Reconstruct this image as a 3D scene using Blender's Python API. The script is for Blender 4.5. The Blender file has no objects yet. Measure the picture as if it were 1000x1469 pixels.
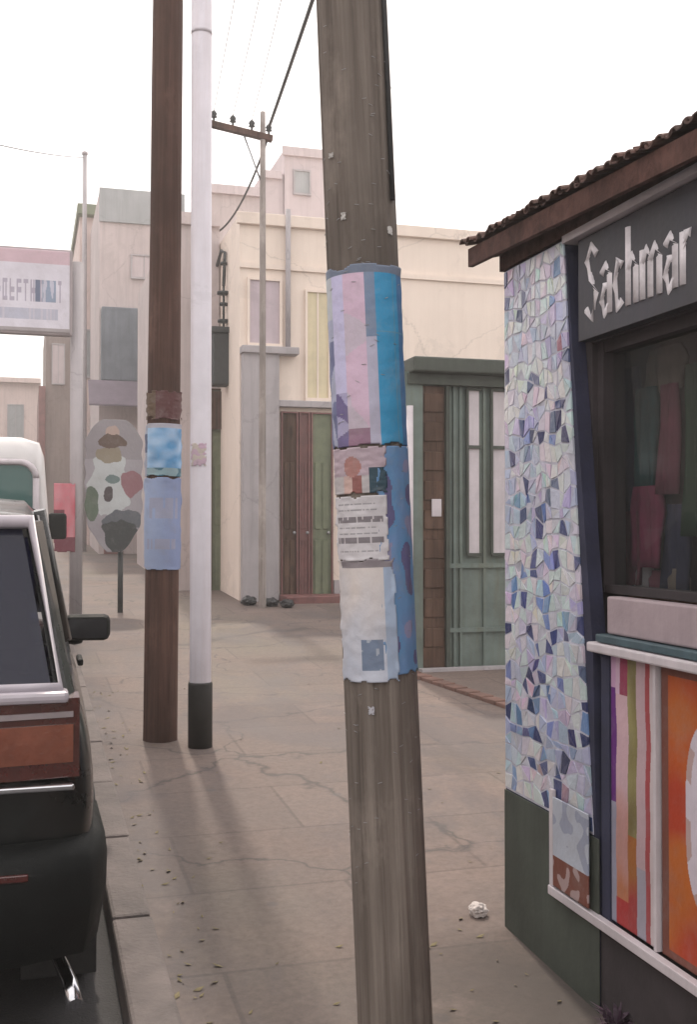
import bpy, bmesh, math, random
from mathutils import Vector, Matrix, noise
R = math.radians
random.seed(7)
sc = bpy.context.scene
C = sc.collection

# ------------------------------------------------------------------ camera geometry
F = 1575.0
YAW = math.atan(460 / F); PIT = math.atan(25.5 / F)
EYE = Vector((0, 0, 1.6))
FW = Vector((math.sin(YAW) * math.cos(PIT), math.cos(YAW) * math.cos(PIT), math.sin(PIT)))
RT = Vector((math.cos(YAW), -math.sin(YAW), 0)); UP = RT.cross(FW)
def ray(u, v): return FW * F + RT * (u - 500) + UP * (734.5 - v)
def at(u, v, Y):                      # a point on the plane y = Y
    r = ray(u, v); return EYE + r * (Y / r.y)
HAZE = 0.0045
SL = 0.04                             # the street climbs four in a hundred
def gz(y): return SL * y

# ------------------------------------------------------------------ materials
def ramp(nt, fac, stops):
    n = nt.nodes.new('ShaderNodeValToRGB'); e = n.color_ramp.elements
    while len(e) < len(stops): e.new(0.5)
    for i, (p, c) in enumerate(stops):
        e[i].position = p; e[i].color = (*c, 1) if len(c) == 3 else c
    nt.links.new(fac, n.inputs[0]); return n.outputs[0]
def mix(nt, fac, a, b, mode='MIX'):
    n = nt.nodes.new('ShaderNodeMix'); n.data_type = 'RGBA'; n.blend_type = mode
    for s, v in ((n.inputs[0], fac), (n.inputs[6], a), (n.inputs[7], b)):
        if isinstance(v, (int, float)): s.default_value = v
        elif isinstance(v, tuple): s.default_value = (*v, 1)
        else: nt.links.new(v, s)
    return n.outputs[2]
def tex(nt, kind, scale, vec=None, **kw):
    n = nt.nodes.new('ShaderNodeTex' + kind)
    if 'Scale' in n.inputs: n.inputs['Scale'].default_value = scale
    for k, v in kw.items():
        if k in n.inputs: n.inputs[k].default_value = v
        else: setattr(n, k, v)
    if vec is not None: nt.links.new(vec, n.inputs['Vector'])
    return n
def coords(nt, sx=1, sy=1, sz=1):
    t = nt.nodes.new('ShaderNodeTexCoord'); m = nt.nodes.new('ShaderNodeMapping')
    m.inputs['Scale'].default_value = (sx, sy, sz)
    nt.links.new(t.outputs['Object'], m.inputs['Vector']); return m.outputs[0]
def base(name):
    m = bpy.data.materials.new(name); m.use_nodes = True
    return m, m.node_tree, m.node_tree.nodes['Principled BSDF']
def bump(nt, b, h, strength, dist=0.01):
    n = nt.nodes.new('ShaderNodeBump'); n.inputs['Strength'].default_value = strength
    n.inputs['Distance'].default_value = dist
    nt.links.new(h, n.inputs['Height']); nt.links.new(n.outputs[0], b.inputs['Normal'])
def mat(name, col, rough=0.8, var=0.25, scale=3, bmp=0.2, bscale=60, streak=0.0, dirt=None, metal=0, coat=0, spec=0.5, bd=0.004):
    m, nt, b = base(name)
    v = coords(nt)
    n1 = tex(nt, 'Noise', scale, v, Detail=8, Roughness=0.65)
    lo = tuple(c * (1 - var) for c in col); hi = tuple(min(1, c * (1 + var)) for c in col)
    c = ramp(nt, n1.outputs[0], [(0.3, lo), (0.7, hi)])
    if streak:
      if True:
        v2 = coords(nt, 5, 5, 0.35)
        n2 = tex(nt, 'Noise', 1.6, v2, Detail=6, Roughness=0.7)
        f = ramp(nt, n2.outputs[0], [(0.45, (0, 0, 0)), (0.75, (streak,) * 3)])
        c = mix(nt, f, c, dirt or tuple(x * 0.45 for x in col))
        n4 = tex(nt, 'Noise', 0.8, coords(nt), Detail=10, Roughness=0.7, Distortion=0.6)
        c = mix(nt, ramp(nt, n4.outputs[0], [(0.56, (0, 0, 0)), (0.585, (0.28,) * 3)]), c, tuple(x * 0.72 for x in col))
        if 'render' not in name: n4 = None
        vo = tex(nt, 'Voronoi', 0.55, None, feature='DISTANCE_TO_EDGE') if n4 else None
      if streak and n4:
        ma = nt.nodes.new('ShaderNodeVectorMath'); ma.operation = 'MULTIPLY_ADD'
        ma.inputs[1].default_value = (.6, .6, .6); nt.links.new(n4.outputs['Color'], ma.inputs[0]); nt.links.new(v, ma.inputs[2]); nt.links.new(ma.outputs[0], vo.inputs['Vector'])
        c = mix(nt, ramp(nt, vo.outputs[0], [(0.0, (0.35,) * 3), (0.006, (0, 0, 0))]), c, tuple(x * 0.4 for x in col))
    nt.links.new(c, b.inputs['Base Color'])
    rr = ramp(nt, n1.outputs[0], [(0.2, (max(0.02, rough - 0.12),) * 3), (0.8, (min(1, rough + 0.12),) * 3)])
    nt.links.new(rr, b.inputs['Roughness'])
    b.inputs['Metallic'].default_value = metal; b.inputs['Coat Weight'].default_value = coat
    b.inputs['Specular IOR Level'].default_value = spec
    if bmp:
        n3 = tex(nt, 'Noise', bscale, v, Detail=5)
        bump(nt, b, n3.outputs[0], bmp, bd)
    return m
def wood(name, a, c, rough=0.85, grain=16, gs=0.5, bmp=0.6, stain=None):
    m, nt, b = base(name)
    v = coords(nt, grain, grain, gs)
    n1 = tex(nt, 'Noise', 2.2, v, Detail=9, Roughness=0.7, Distortion=0.4)
    n2 = tex(nt, 'Noise', 1.3, coords(nt, 1.4, 1.4, 0.8), Detail=5)
    col = ramp(nt, n1.outputs[0], [(0.25, tuple(x * 0.35 for x in a)), (0.42, a), (0.6, c), (0.8, tuple(min(1, x * 1.2) for x in c))])
    n3 = tex(nt, 'Noise', 1.0, coords(nt, 6, 6, 3), Detail=8, Roughness=0.7)
    col = mix(nt, ramp(nt, n3.outputs[0], [(0.50, (0, 0, 0)), (0.66, (0.65,) * 3)]), col, tuple(min(1, x * 1.35) for x in c))
    col = mix(nt, ramp(nt, n2.outputs[0], [(0.4, (0, 0, 0)), (0.65, (0.75,) * 3)]), col, stain or tuple(x * 0.5 for x in a))
    kn = tex(nt, 'Voronoi', 1.0, coords(nt, 4.5, 4.5, 1.4))
    col = mix(nt, ramp(nt, kn.outputs['Distance'], [(0.07, (0.8,) * 3), (0.16, (0, 0, 0))]), col, tuple(x * 0.4 for x in a))
    nt.links.new(col, b.inputs['Base Color']); b.inputs['Roughness'].default_value = rough
    b.inputs['Specular IOR Level'].default_value = 0.25
    bump(nt, b, n1.outputs[0], bmp, 0.012)
    return m
def printed(name, rough=0.6, wear=0.35, coat=0.0, bs=25):       # colours printed on the mesh itself, worn by noise
    m, nt, b = base(name)
    a = nt.nodes.new('ShaderNodeAttribute'); a.attribute_name = 'Col'
    v = coords(nt)
    n1 = tex(nt, 'Noise', 9, v, Detail=9, Roughness=0.75)
    f = ramp(nt, n1.outputs[0], [(0.5, (0, 0, 0)), (0.72, (wear,) * 3)])
    c = mix(nt, f, a.outputs[0], (0.33, 0.31, 0.31))
    n2 = tex(nt, 'Noise', 2.5, v, Detail=6)
    c = mix(nt, 1.0, c, ramp(nt, n2.outputs[0], [(0.3, (0.78, 0.76, 0.76)), (0.7, (1, 1, 1))]), 'MULTIPLY')
    nt.links.new(c, b.inputs['Base Color']); b.inputs['Roughness'].default_value = rough
    b.inputs['Coat Weight'].default_value = coat
    n3 = tex(nt, 'Noise', bs, v, Detail=5)
    bump(nt, b, n3.outputs[0], 0.45, 0.008)
    return m
def glass(name, tint, rough=0.03, see=0.6, ior=1.5):
    m = bpy.data.materials.new(name); m.use_nodes = True; nt = m.node_tree; nt.nodes.clear()
    o = nt.nodes.new('ShaderNodeOutputMaterial'); g = nt.nodes.new('ShaderNodeBsdfGlossy'); t = nt.nodes.new('ShaderNodeBsdfTransparent')
    d = nt.nodes.new('ShaderNodeBsdfDiffuse'); mx = nt.nodes.new('ShaderNodeMixShader'); m2 = nt.nodes.new('ShaderNodeMixShader')
    fr = nt.nodes.new('ShaderNodeFresnel'); fr.inputs[0].default_value = ior
    g.inputs['Roughness'].default_value = rough; t.inputs[0].default_value = (*tint, 1); d.inputs[0].default_value = (*[x * 0.5 for x in tint], 1)
    m2.inputs[0].default_value = see
    nt.links.new(d.outputs[0], m2.inputs[1]); nt.links.new(t.outputs[0], m2.inputs[2])
    ge = nt.nodes.new('ShaderNodeNewGeometry'); ml = nt.nodes.new('ShaderNodeMath'); ml.operation = 'SUBTRACT'; ml.use_clamp = True   # only the outer face mirrors
    nt.links.new(fr.outputs[0], ml.inputs[0]); nt.links.new(ge.outputs['Backfacing'], ml.inputs[1])
    nt.links.new(ml.outputs[0], mx.inputs[0]); nt.links.new(m2.outputs[0], mx.inputs[1]); nt.links.new(g.outputs[0], mx.inputs[2])
    nt.links.new(mx.outputs[0], o.inputs[0]); return m

M = {}
def pave_mat():
    m, nt, b = base('paving')
    v = coords(nt)
    n1 = tex(nt, 'Noise', 0.9, v, Detail=9, Roughness=0.65)
    n2 = tex(nt, 'Noise', 28, v, Detail=8, Roughness=0.8)
    n4 = tex(nt, 'Noise', 0.45, coords(nt, 1.6, 0.6, 1), Detail=4)
    c = ramp(nt, n1.outputs[0], [(0.3, (0.112, 0.086, 0.078)), (0.5, (0.152, 0.117, 0.104)), (0.72, (0.198, 0.149, 0.130))])
    c = mix(nt, ramp(nt, n4.outputs[0], [(0.5, (0, 0, 0)), (0.68, (0.6,) * 3)]), c, (0.138, 0.125, 0.098))
    c = mix(nt, 0.7, c, ramp(nt, n2.outputs[0], [(0.25, (0.42,) * 3), (0.62, (1.12,) * 3)]), 'MULTIPLY')
    br = tex(nt, 'Brick', 1.0, coords(nt, 1, 1, 1), offset=0.5)
    for k, val in (('Brick Width', 1.25), ('Row Height', 0.72), ('Mortar Size', 0.012), ('Mortar Smooth', 0.6), ('Bias', 0.0)): br.inputs[k].default_value = val
    br.inputs['Color1'].default_value = (0.90, 0.89, 0.88, 1); br.inputs['Color2'].default_value = (1.08, 1.06, 1.04, 1); br.inputs['Mortar'].default_value = (0.74, 0.73, 0.73, 1)
    c = mix(nt, 1.0, c, br.outputs['Color'], 'MULTIPLY')
    vo = tex(nt, 'Voronoi', 0.55, None, feature='DISTANCE_TO_EDGE')
    nw = nt.nodes.new('ShaderNodeVectorMath'); nw.operation = 'MULTIPLY_ADD'
    n5 = tex(nt, 'Noise', 2.5, v, Detail=6)
    nw.inputs[1].default_value = (0.7, 0.7, 0); nt.links.new(n5.outputs['Color'], nw.inputs[0]); nt.links.new(v, nw.inputs[2]); nt.links.new(nw.outputs[0], vo.inputs['Vector'])
    cr = ramp(nt, vo.outputs[0], [(0.0, (0.95,) * 3), (0.009, (0,) * 3)])
    c = mix(nt, mix(nt, 0.65, cr, (0, 0, 0), 'MULTIPLY') if False else cr, c, (0.06, 0.05, 0.047))
    sp = tex(nt, 'Voronoi', 3.2, v, Randomness=1.0)                # trodden-in gum and oil spots
    c = mix(nt, ramp(nt, sp.outputs['Distance'], [(0.07, (0.6,) * 3), (0.11, (0, 0, 0))]), c, (0.09, 0.08, 0.08))
    n6 = tex(nt, 'Noise', 0.55, coords(nt, 1.3, .8, 1), Detail=10, Roughness=.72, Distortion=.8)
    c = mix(nt, ramp(nt, n6.outputs[0], [(0.50, (0, 0, 0)), (0.60, (0.55,) * 3)]), c, (0.090, 0.077, 0.080))
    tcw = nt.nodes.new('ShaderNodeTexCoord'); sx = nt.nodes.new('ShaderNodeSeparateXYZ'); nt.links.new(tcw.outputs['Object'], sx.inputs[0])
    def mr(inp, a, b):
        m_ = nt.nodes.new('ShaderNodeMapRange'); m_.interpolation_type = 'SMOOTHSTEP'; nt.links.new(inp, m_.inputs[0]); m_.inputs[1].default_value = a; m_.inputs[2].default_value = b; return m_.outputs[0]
    n8 = tex(nt, 'Noise', 2.3, v, Detail=10, Roughness=.75)
    def mth(op, a, b):
        q = nt.nodes.new('ShaderNodeMath'); q.operation = op; q.use_clamp = True
        for k, t in enumerate((a, b)):
            if isinstance(t, (int, float)): q.inputs[k].default_value = t
            else: nt.links.new(t, q.inputs[k])
        return q.outputs[0]
    foot = mth('MULTIPLY', mr(sx.outputs[0], .75, 1.75), mr(sx.outputs[1], 4.3, 3.3))       # mottled tone, darker towards the foot of the shop
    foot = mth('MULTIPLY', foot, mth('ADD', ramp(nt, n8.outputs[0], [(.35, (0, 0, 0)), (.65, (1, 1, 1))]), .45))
    gut = mth('MULTIPLY', mr(sx.outputs[0], .80, .44), ramp(nt, n8.outputs[0], [(.35, (0.1,) * 3), (.6, (.75,) * 3)]))
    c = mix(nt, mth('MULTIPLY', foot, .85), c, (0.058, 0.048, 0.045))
    c = mix(nt, gut, c, (0.085, 0.074, 0.078))
    n7 = tex(nt, 'Noise', 1.7, v, Detail=10, Roughness=.75)
    c = mix(nt, ramp(nt, n7.outputs[0], [(0.58, (0, 0, 0)), (0.70, (0.5,) * 3)]), c, (0.22, 0.165, 0.150))
    nt.links.new(c, b.inputs['Base Color'])
    nt.links.new(ramp(nt, n1.outputs[0], [(0.3, (0.65,) * 3), (0.7, (0.9,) * 3)]), b.inputs['Roughness'])
    hh = mix(nt, 0.35, n2.outputs[0], br.outputs['Color'])
    bump(nt, b, hh, 0.5, 0.01)
    return m
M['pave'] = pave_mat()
M['kerb'] = mat('kerb_stone', (0.130, 0.110, 0.105), 0.85, 0.4, 4, 0.6, 50, bd=0.01)
M['asphalt'] = mat('asphalt', (0.055, 0.053, 0.055), 0.85, 0.35, 2, 0.7, 120, bd=0.01)
M['soil'] = mat('dark_soil', (0.085, 0.070, 0.064), 0.95, 0.4, 7, 0.9, 40, bd=0.03)
M['earth'] = mat('earth', (0.16, 0.14, 0.11), 0.95, 0.3, 0.4, 0.4, 8)
M['pole_grey'] = wood('weathered_pole_wood', (0.160, 0.132, 0.114), (0.255, 0.218, 0.190), 0.9, 16, 0.35, 0.7)
M['pole_brown'] = wood('treated_pole_wood', (0.082, 0.043, 0.033), (0.135, 0.075, 0.058), 0.85, 14, 0.35, 0.6)
M['pole_far'] = wood('bleached_pole_wood', (0.30, 0.26, 0.24), (0.42, 0.37, 0.35), 0.9, 16, 0.35, 0.4)
M['pole_white'] = mat('white_painted_steel', (0.60, 0.57, 0.62), 0.5, 0.10, 3, 0.15, 40, streak=0.5, dirt=(0.42, 0.34, 0.34))
M['black_paint'] = mat('black_enamel', (0.022, 0.020, 0.018), 0.6, 0.4, 8, 0.2, 60)
M['steel'] = mat('galvanised_steel', (0.34, 0.34, 0.35), 0.45, 0.2, 12, 0.1, 80, metal=0.8)
M['cable'] = mat('cable_rubber', (0.05, 0.05, 0.052), 0.7, 0.2, 10, 0)
M['paper'] = printed('printed_paper', 0.65, 0.35)
M['board'] = printed('painted_board', 0.5, 0.25, 0.0)
M['tile'] = printed('glazed_tile', 0.35, 0.12, 0.2, 60)
M['grout'] = mat('grout', (0.50, 0.50, 0.58), 0.95, 0.3, 10, 0.5, 80)
M['car'] = mat('black_car_paint', (0.008, 0.009, 0.009), 0.30, 0.35, 5, 0.05, 200, coat=0.45, spec=.3)
M['car_plastic'] = mat('black_bumper_plastic', (0.009, 0.010, 0.010), 0.65, 0.3, 14, 0.3, 220, spec=.18)
M['frame_paint'] = mat('silver_lilac_paint', (0.46, 0.42, 0.47), .35, .12, 6, .03, 90, coat=.6)
M['chrome'] = mat('chrome', (0.62, 0.62, 0.65), 0.15, 0.1, 10, 0, metal=1)
M['dark_mirror'] = mat('dark_mirror', (.03, .03, .035), .08, .2, 10, 0, metal=0, spec=.6)
M['car_glass'] = glass('car_glass', (0.13, 0.14, 0.25), 0.02, 0.75, 1.4)
M['van_glass'] = glass('van_glass', (0.22, 0.42, 0.40), 0.02, 0.30)
M['shop_glass'] = glass('shop_glass', (0.85, 0.86, 0.86), 0.03, 0.97, 1.22)
M['lamp_red'] = mat('dark_red_lens', (0.065, 0.012, 0.010), 0.15, 0.25, 9, 0.15, 120, coat=1)
M['lamp_amber'] = mat('amber_brown_lens', (0.20, 0.060, 0.034), 0.15, 0.35, 5, 0.5, 60, coat=1)
M['tyre'] = mat('tyre_rubber', (0.022, 0.021, 0.021), 0.85, 0.4, 20, 0.4, 90)
M['rim'] = mat('wheel_alloy', (0.28, 0.28, 0.29), 0.4, 0.15, 10, 0, metal=0.8)
M['van'] = mat('white_van_paint', (0.62, 0.60, 0.60), 0.35, 0.06, 3, 0.03, 60, coat=0.5)
M['interior'] = mat('car_trim', (0.035, 0.033, 0.036), 0.85, 0.3, 12, 0.2)
M['cream'] = mat('cream_render', (0.80, 0.69, 0.61), 0.9, 0.05, 1.2, 0.3, 40, streak=0.3, dirt=(0.62, 0.51, 0.44))
M['lilac'] = mat('lilac_grey_render', (0.52, 0.45, 0.46), 0.9, 0.08, 1.2, 0.3, 40, streak=0.35)
M['lilac2'] = mat('pink_grey_render', (0.50, 0.43, 0.425), 0.9, 0.12, 1.0, 0.3, 40, streak=0.4)
M['bluegrey'] = mat('blue_grey_render', (0.33, 0.34, 0.35), 0.9, 0.12, 1.0, 0.3, 40, streak=0.4)
M['pale_grey'] = mat('pale_grey_render', (0.40, 0.37, 0.385), 0.9, 0.12, 1.5, 0.3, 40, streak=0.45)
M['pink'] = mat('pale_pink_render', (0.62, 0.50, 0.47), 0.9, 0.1, 0.8, 0.2, 30, streak=0.3)
M['white_trim'] = mat('white_trim', (0.58, 0.53, 0.56), 0.6, 0.12, 5, 0.25, 50, streak=0.4)
M['maroon'] = mat('maroon_paint', (0.195, 0.085, 0.080), 0.6, 0.3, 5, 0.2, 60, streak=0.5)
M['olive'] = mat('olive_paint', (0.160, 0.180, 0.115), 0.65, 0.25, 5, 0.2, 60, streak=0.5)
M['green'] = mat('green_grey_paint', (0.145, 0.185, 0.168), 0.7, 0.3, 3, 0.3, 40, streak=0.6, dirt=(0.13, 0.12, 0.075))
M['green_dark'] = mat('dark_green_paint', (0.062, 0.072, 0.060), 0.75, 0.3, 4, 0.3, 40, streak=0.5)
M['brown_door'] = wood('brown_timber', (0.082, 0.046, 0.032), (0.132, 0.078, 0.055), 0.7, 12, 0.4, 0.4)
M['yellow'] = mat('pale_yellow_paint', (0.66, 0.58, 0.40), 0.7, 0.08, 4, 0.2, 50, streak=0.3)
M['lilac_light'] = mat('pale_lilac_paint', (0.50, 0.42, 0.46), 0.7, 0.08, 4, 0.2, 50, streak=0.3)
M['dark'] = mat('dark_wall', (0.045, 0.036, 0.040), 0.85, 0.45, 3, 0.4, 40, streak=0.4)
M['dark_sign'] = mat('dark_sign_paint', (0.040, 0.040, 0.052), 0.6, 0.45, 5, 0.3, 40, streak=0.4, dirt=(0.07, 0.05, 0.06))
M['letter'] = mat('pale_letter_paint', (0.80, 0.76, 0.80), 0.8, 0.22, 14, 0.3, 50)
M['clay'] = mat('clay_roof_tile', (0.105, 0.056, 0.046), 0.9, 0.5, 4, 0.6, 40, streak=0.5, dirt=(0.05, 0.045, 0.038), bd=0.01)
M['eave'] = wood('red_brown_eave_board', (0.075, 0.034, 0.028), (0.125, 0.062, 0.050), 0.85, 8, 8, 0.4)
M['soffit'] = wood('eave_timber', (0.060, 0.036, 0.030), (0.105, 0.062, 0.052), 0.85, 8, 8, 0.4)
M['teal_trim'] = mat('teal_trim', (0.06, 0.10, 0.12), 0.6, 0.3, 8, 0.2)
M['leaf'] = mat('weed_leaf', (0.052, 0.068, 0.022), 0.7, 0.5, 12, 0)
M['leaf_dark'] = mat('purple_weed_leaf', (0.045, 0.022, 0.040), 0.7, 0.5, 12, 0)
M['bag'] = mat('black_plastic_bag', (0.022, 0.022, 0.025), 0.35, 0.3, 10, 0.8, 14, bd=0.04)
M['white_paper'] = mat('crumpled_paper', (0.50, 0.45, 0.43), 0.8, 0.15, 20, 0.8, 30, bd=0.01)
M['lantern'] = mat('black_iron', (0.030, 0.033, 0.034), 0.6, 0.4, 10, 0.3)
M['grey_sign'] = mat('grey_sign_metal', (0.30, 0.26, 0.27), 0.5, 0.15, 5, 0.1, 40)
def cloth(n, c): return mat(n, c, 0.95, 0.3, 6, 0.3, 90)
M['display'] = mat('reddish_display_board', (.085, .055, .055), .9, .5, 5, .3, 40, streak=.6)
M['cloth_pink'] = cloth('dark_pink_cloth', (0.20, 0.03, 0.075)); M['cloth_teal'] = cloth('teal_cloth', (0.02, 0.075, 0.08))
M['cloth_maroon'] = cloth('maroon_cloth', (0.17, 0.05, 0.075)); M['cloth_green'] = cloth('green_cloth', (0.028, 0.06, 0.034))
M['cloth_beige'] = cloth('beige_cloth', (0.15, 0.12, 0.10)); M['cloth_navy'] = cloth('navy_cloth', (0.030, 0.032, 0.065))

# ------------------------------------------------------------------ mesh helpers
class G:
    def __init__(s): s.bm = bmesh.new()
    def box(s, c, d, rz=0, bev=0.0, tilt=None):
        mtx = Matrix.Translation(c) @ Matrix.Rotation(rz, 4, 'Z')
        if tilt: mtx = mtx @ Matrix.Rotation(tilt[1], 4, tilt[0])
        r = bmesh.ops.create_cube(s.bm, size=1, matrix=mtx @ Matrix.Diagonal((*d, 1)))
        if bev:
            es = list({e for v in r['verts'] for e in v.link_edges})
            bmesh.ops.bevel(s.bm, geom=es, offset=bev, segments=2, affect='EDGES', profile=0.5)
        return s
    def b2(s, x0, x1, y0, y1, z0, z1, bev=0.0):
        return s.box(((x0 + x1) / 2, (y0 + y1) / 2, (z0 + z1) / 2), (abs(x1 - x0), abs(y1 - y0), abs(z1 - z0)), 0, bev)
    def tube(s, pts, rad, seg=12, cap=True):
        pts = [Vector(p) for p in pts]; n = len(pts)
        rads = rad if isinstance(rad, (list, tuple)) else [rad] * n
        rings = []
        for i, p in enumerate(pts):
            t = (pts[min(i + 1, n - 1)] - pts[max(i - 1, 0)]).normalized()
            a = Vector((0, 0, 1)) if abs(t.z) < 0.9 else Vector((1, 0, 0))
            e1 = t.cross(a).normalized(); e2 = t.cross(e1)
            rings.append([s.bm.verts.new(p + (e1 * math.cos(2 * math.pi * k / seg) + e2 * math.sin(2 * math.pi * k / seg)) * rads[i]) for k in range(seg)])
        for a, b in zip(rings, rings[1:]):
            for k in range(seg):
                s.bm.faces.new((a[k], a[(k + 1) % seg], b[(k + 1) % seg], b[k])).smooth = True
        if cap:
            s.bm.faces.new(rings[0][::-1]); s.bm.faces.new(rings[-1])
        return s
    def loft(s, secs, closed=True, cap=True, smooth=True):
        rings = [[s.bm.verts.new(p) for p in sec] for sec in secs]; n = len(rings[0])
        for a, b in zip(rings, rings[1:]):
            for k in range(n if closed else n - 1):
                s.bm.faces.new((a[k], a[(k + 1) % n], b[(k + 1) % n], b[k])).smooth = smooth
        if cap:
            s.bm.faces.new(rings[0][::-1]); s.bm.faces.new(rings[-1])
        return s
    def poly(s, pts, depth=None):
        vs = [s.bm.verts.new(p) for p in pts]; f = s.bm.faces.new(vs)
        if depth:
            r = bmesh.ops.extrude_face_region(s.bm, geom=[f])
            bmesh.ops.translate(s.bm, vec=depth, verts=[v for v in r['geom'] if isinstance(v, bmesh.types.BMVert)])
        return s
    def lathe(s, prof, origin, axis='Z', seg=32):
        rings = []
        for r, h in prof:
            ring = []
            for k in range(seg):
                a = 2 * math.pi * k / seg
                p = {'Z': (r * math.cos(a), r * math.sin(a), h), 'X': (h, r * math.cos(a), r * math.sin(a)), 'Y': (r * math.cos(a), h, r * math.sin(a))}[axis]
                ring.append(s.bm.verts.new(Vector(origin) + Vector(p)))
            rings.append(ring)
        for a, b in zip(rings, rings[1:]):
            for k in range(seg): s.bm.faces.new((a[k], a[(k + 1) % seg], b[(k + 1) % seg], b[k])).smooth = True
        s.bm.faces.new(rings[0][::-1]); s.bm.faces.new(rings[-1]); return s

def wloc(o):
    p = Vector((0, 0, 0))
    while o: p += o.location; o = o.parent
    return p
def obj(name, g, m, parent=None, world=True, label=None):
    bm = g.bm
    if parent is not None and world:
        bmesh.ops.translate(bm, vec=-wloc(parent), verts=bm.verts)
    bmesh.ops.recalc_face_normals(bm, faces=bm.faces)
    me = bpy.data.meshes.new(name); bm.to_mesh(me); bm.free()
    o = bpy.data.objects.new(name, me); C.objects.link(o)
    for mm in (m if isinstance(m, list) else [m]):
        if mm: me.materials.append(mm)
    if parent is not None: o.parent = parent
    if label: o['label'] = label
    return o
def tag(o, label, cat, group=None):
    o['label'] = label; o['category'] = cat
    if group: o['group'] = group
    return o
def thing(name, label, cat, loc, rot=(0, 0, 0), group=None):
    o = bpy.data.objects.new(name, None); C.objects.link(o); o.location = loc; o.rotation_euler = rot
    o.empty_display_size = 0.2
    return tag(o, label, cat, group)
def struct(name, g, m): o = obj(name, g, m); o['kind'] = 'structure'; return o
def copy_tree(o, parent=None):
    c = o.copy(); C.objects.link(c); c.parent = parent
    for ch in list(o.children): copy_tree(ch, c)
    return c
def sheet(name, nu, nv, pos, col, m, parent, keep=None, thick=0.0015, world=True, label=None):
    """printed sheet: a grid of small faces with a printed colour each, given a real thickness"""
    bm = bmesh.new(); lay = bm.loops.layers.float_color.new('Col')
    vs = {}
    def V(i, j):
        if (i, j) not in vs: vs[(i, j)] = bm.verts.new(pos(i / nu, j / nv))
        return vs[(i, j)]
    for i in range(nu):
        for j in range(nv):
            a, b = (i + 0.5) / nu, (j + 0.5) / nv
            if keep and not keep(a, b): continue
            f = bm.faces.new((V(i, j), V(i + 1, j), V(i + 1, j + 1), V(i, j + 1))); f.smooth = True
            c = col(a, b)
            for l in f.loops: l[lay] = (*c, 1)
    if parent is not None and world: bmesh.ops.translate(bm, vec=-wloc(parent), verts=bm.verts)
    me = bpy.data.meshes.new(name); bm.to_mesh(me); bm.free(); me.materials.append(m)
    o = bpy.data.objects.new(name, me); C.objects.link(o); o.parent = parent
    s = o.modifiers.new('thickness', 'SOLIDIFY'); s.thickness = thick; s.offset = 1
    if label: o['label'] = label
    return o
def nz(x, y, z=0, s=1.0): return noise.noise(Vector((x * s, y * s, z)))

# ------------------------------------------------------------------ the ground
def strip(x0, x1, y0, y1, dz, ny=40):
    g = G(); 
    L = [g.bm.verts.new((x0, y0 + (y1 - y0) * i / ny, gz(y0 + (y1 - y0) * i / ny) + dz)) for i in range(ny + 1)]
    Rr = [g.bm.verts.new((x1, y0 + (y1 - y0) * i / ny, gz(y0 + (y1 - y0) * i / ny) + dz)) for i in range(ny + 1)]
    for i in range(ny): g.bm.faces.new((L[i], Rr[i], Rr[i + 1], L[i + 1]))
    return g
struct('ground', strip(-90, 90, -45, 150, -0.4, 4), M['earth'])
struct('road', strip(-9, 0.36, -12, 140, -0.12), M['asphalt'])
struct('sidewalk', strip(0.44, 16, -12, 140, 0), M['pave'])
g = G()
y = -12.0
while y < 70:
    L = 0.95
    if y > -1: g.box((0.375, y + L / 2, gz(y + L / 2) - 0.10 + random.uniform(-.004, .004)), (0.15 + random.uniform(-.006, .006), L - 0.014, 0.22), 0, 0.014, ('X', math.atan(SL)))
    y += L
struct('kerb', g, M['kerb'])
# ------------------------------------------------------------------ poles
def shaft(r0, r1, h, seg=56, rings=90, rough=0.006, seed=0):
    g = G(); bm = g.bm; rr = []
    for j in range(rings + 1):
        z = -0.3 + (h + 0.3) * (j / rings); r = r0 + (r1 - r0) * max(0, z) / h; ring = []
        for k in range(seg):
            a = 2 * math.pi * k / seg
            d = rough * (noise.noise(Vector((math.cos(a) * 4, math.sin(a) * 4, z * 0.35 + seed))) + 0.7 * noise.noise(Vector((math.cos(a) * 11, math.sin(a) * 11, z * 0.5 + seed))))
            if noise.noise(Vector((math.cos(a) * 9, math.sin(a) * 9, z * 0.22 + 7 + seed))) > 0.42: d -= rough * 1.3   # drying cracks
            ring.append(bm.verts.new(((r + d) * math.cos(a), (r + d) * math.sin(a), z)))
        rr.append(ring)
    for a, b in zip(rr, rr[1:]):
        for k in range(seg): bm.faces.new((a[k], a[(k + 1) % seg], b[(k + 1) % seg], b[k])).smooth = True
    bm.faces.new(rr[0][::-1]); bm.faces.new(rr[-1]); return g
def wrap(name, parent, cam_ang, r, t0, t1, z0, z1, col, label=None, ragged=0.03, curl=0.004, seed=0, n=None):
    """a poster pasted round a pole; t in degrees from the side that faces the pavement's viewer, positive to the right"""
    wd = abs(R(t1 - t0)) * r; nu = max(12, int(wd / 0.004)); nv = max(12, int((z1 - z0) / 0.004))
    def pos(a, b):
        th = cam_ang + R(t0 + (t1 - t0) * a)
        e = min(a, 1 - a, b, 1 - b)
        k = curl * max(0, 1 - e / 0.06) * max(0, nz(a * 4, b * 6, seed) + 0.25) + 0.0016 * nz(a * 7, b * 12, seed + 5)
        rr = r + 0.003 + k
        return Vector((rr * math.cos(th), rr * math.sin(th), z0 + (z1 - z0) * b))
    def keep(a, b):
        e = min(a * wd, (1 - a) * wd, b * (z1 - z0), (1 - b) * (z1 - z0))
        return e > ragged * max(0, nz(a * 5, b * 7, seed + 9) + 0.05) 
    return sheet(name, nu, nv, pos, col, M['paper'], parent, keep, 0.0012, False, label)

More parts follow.
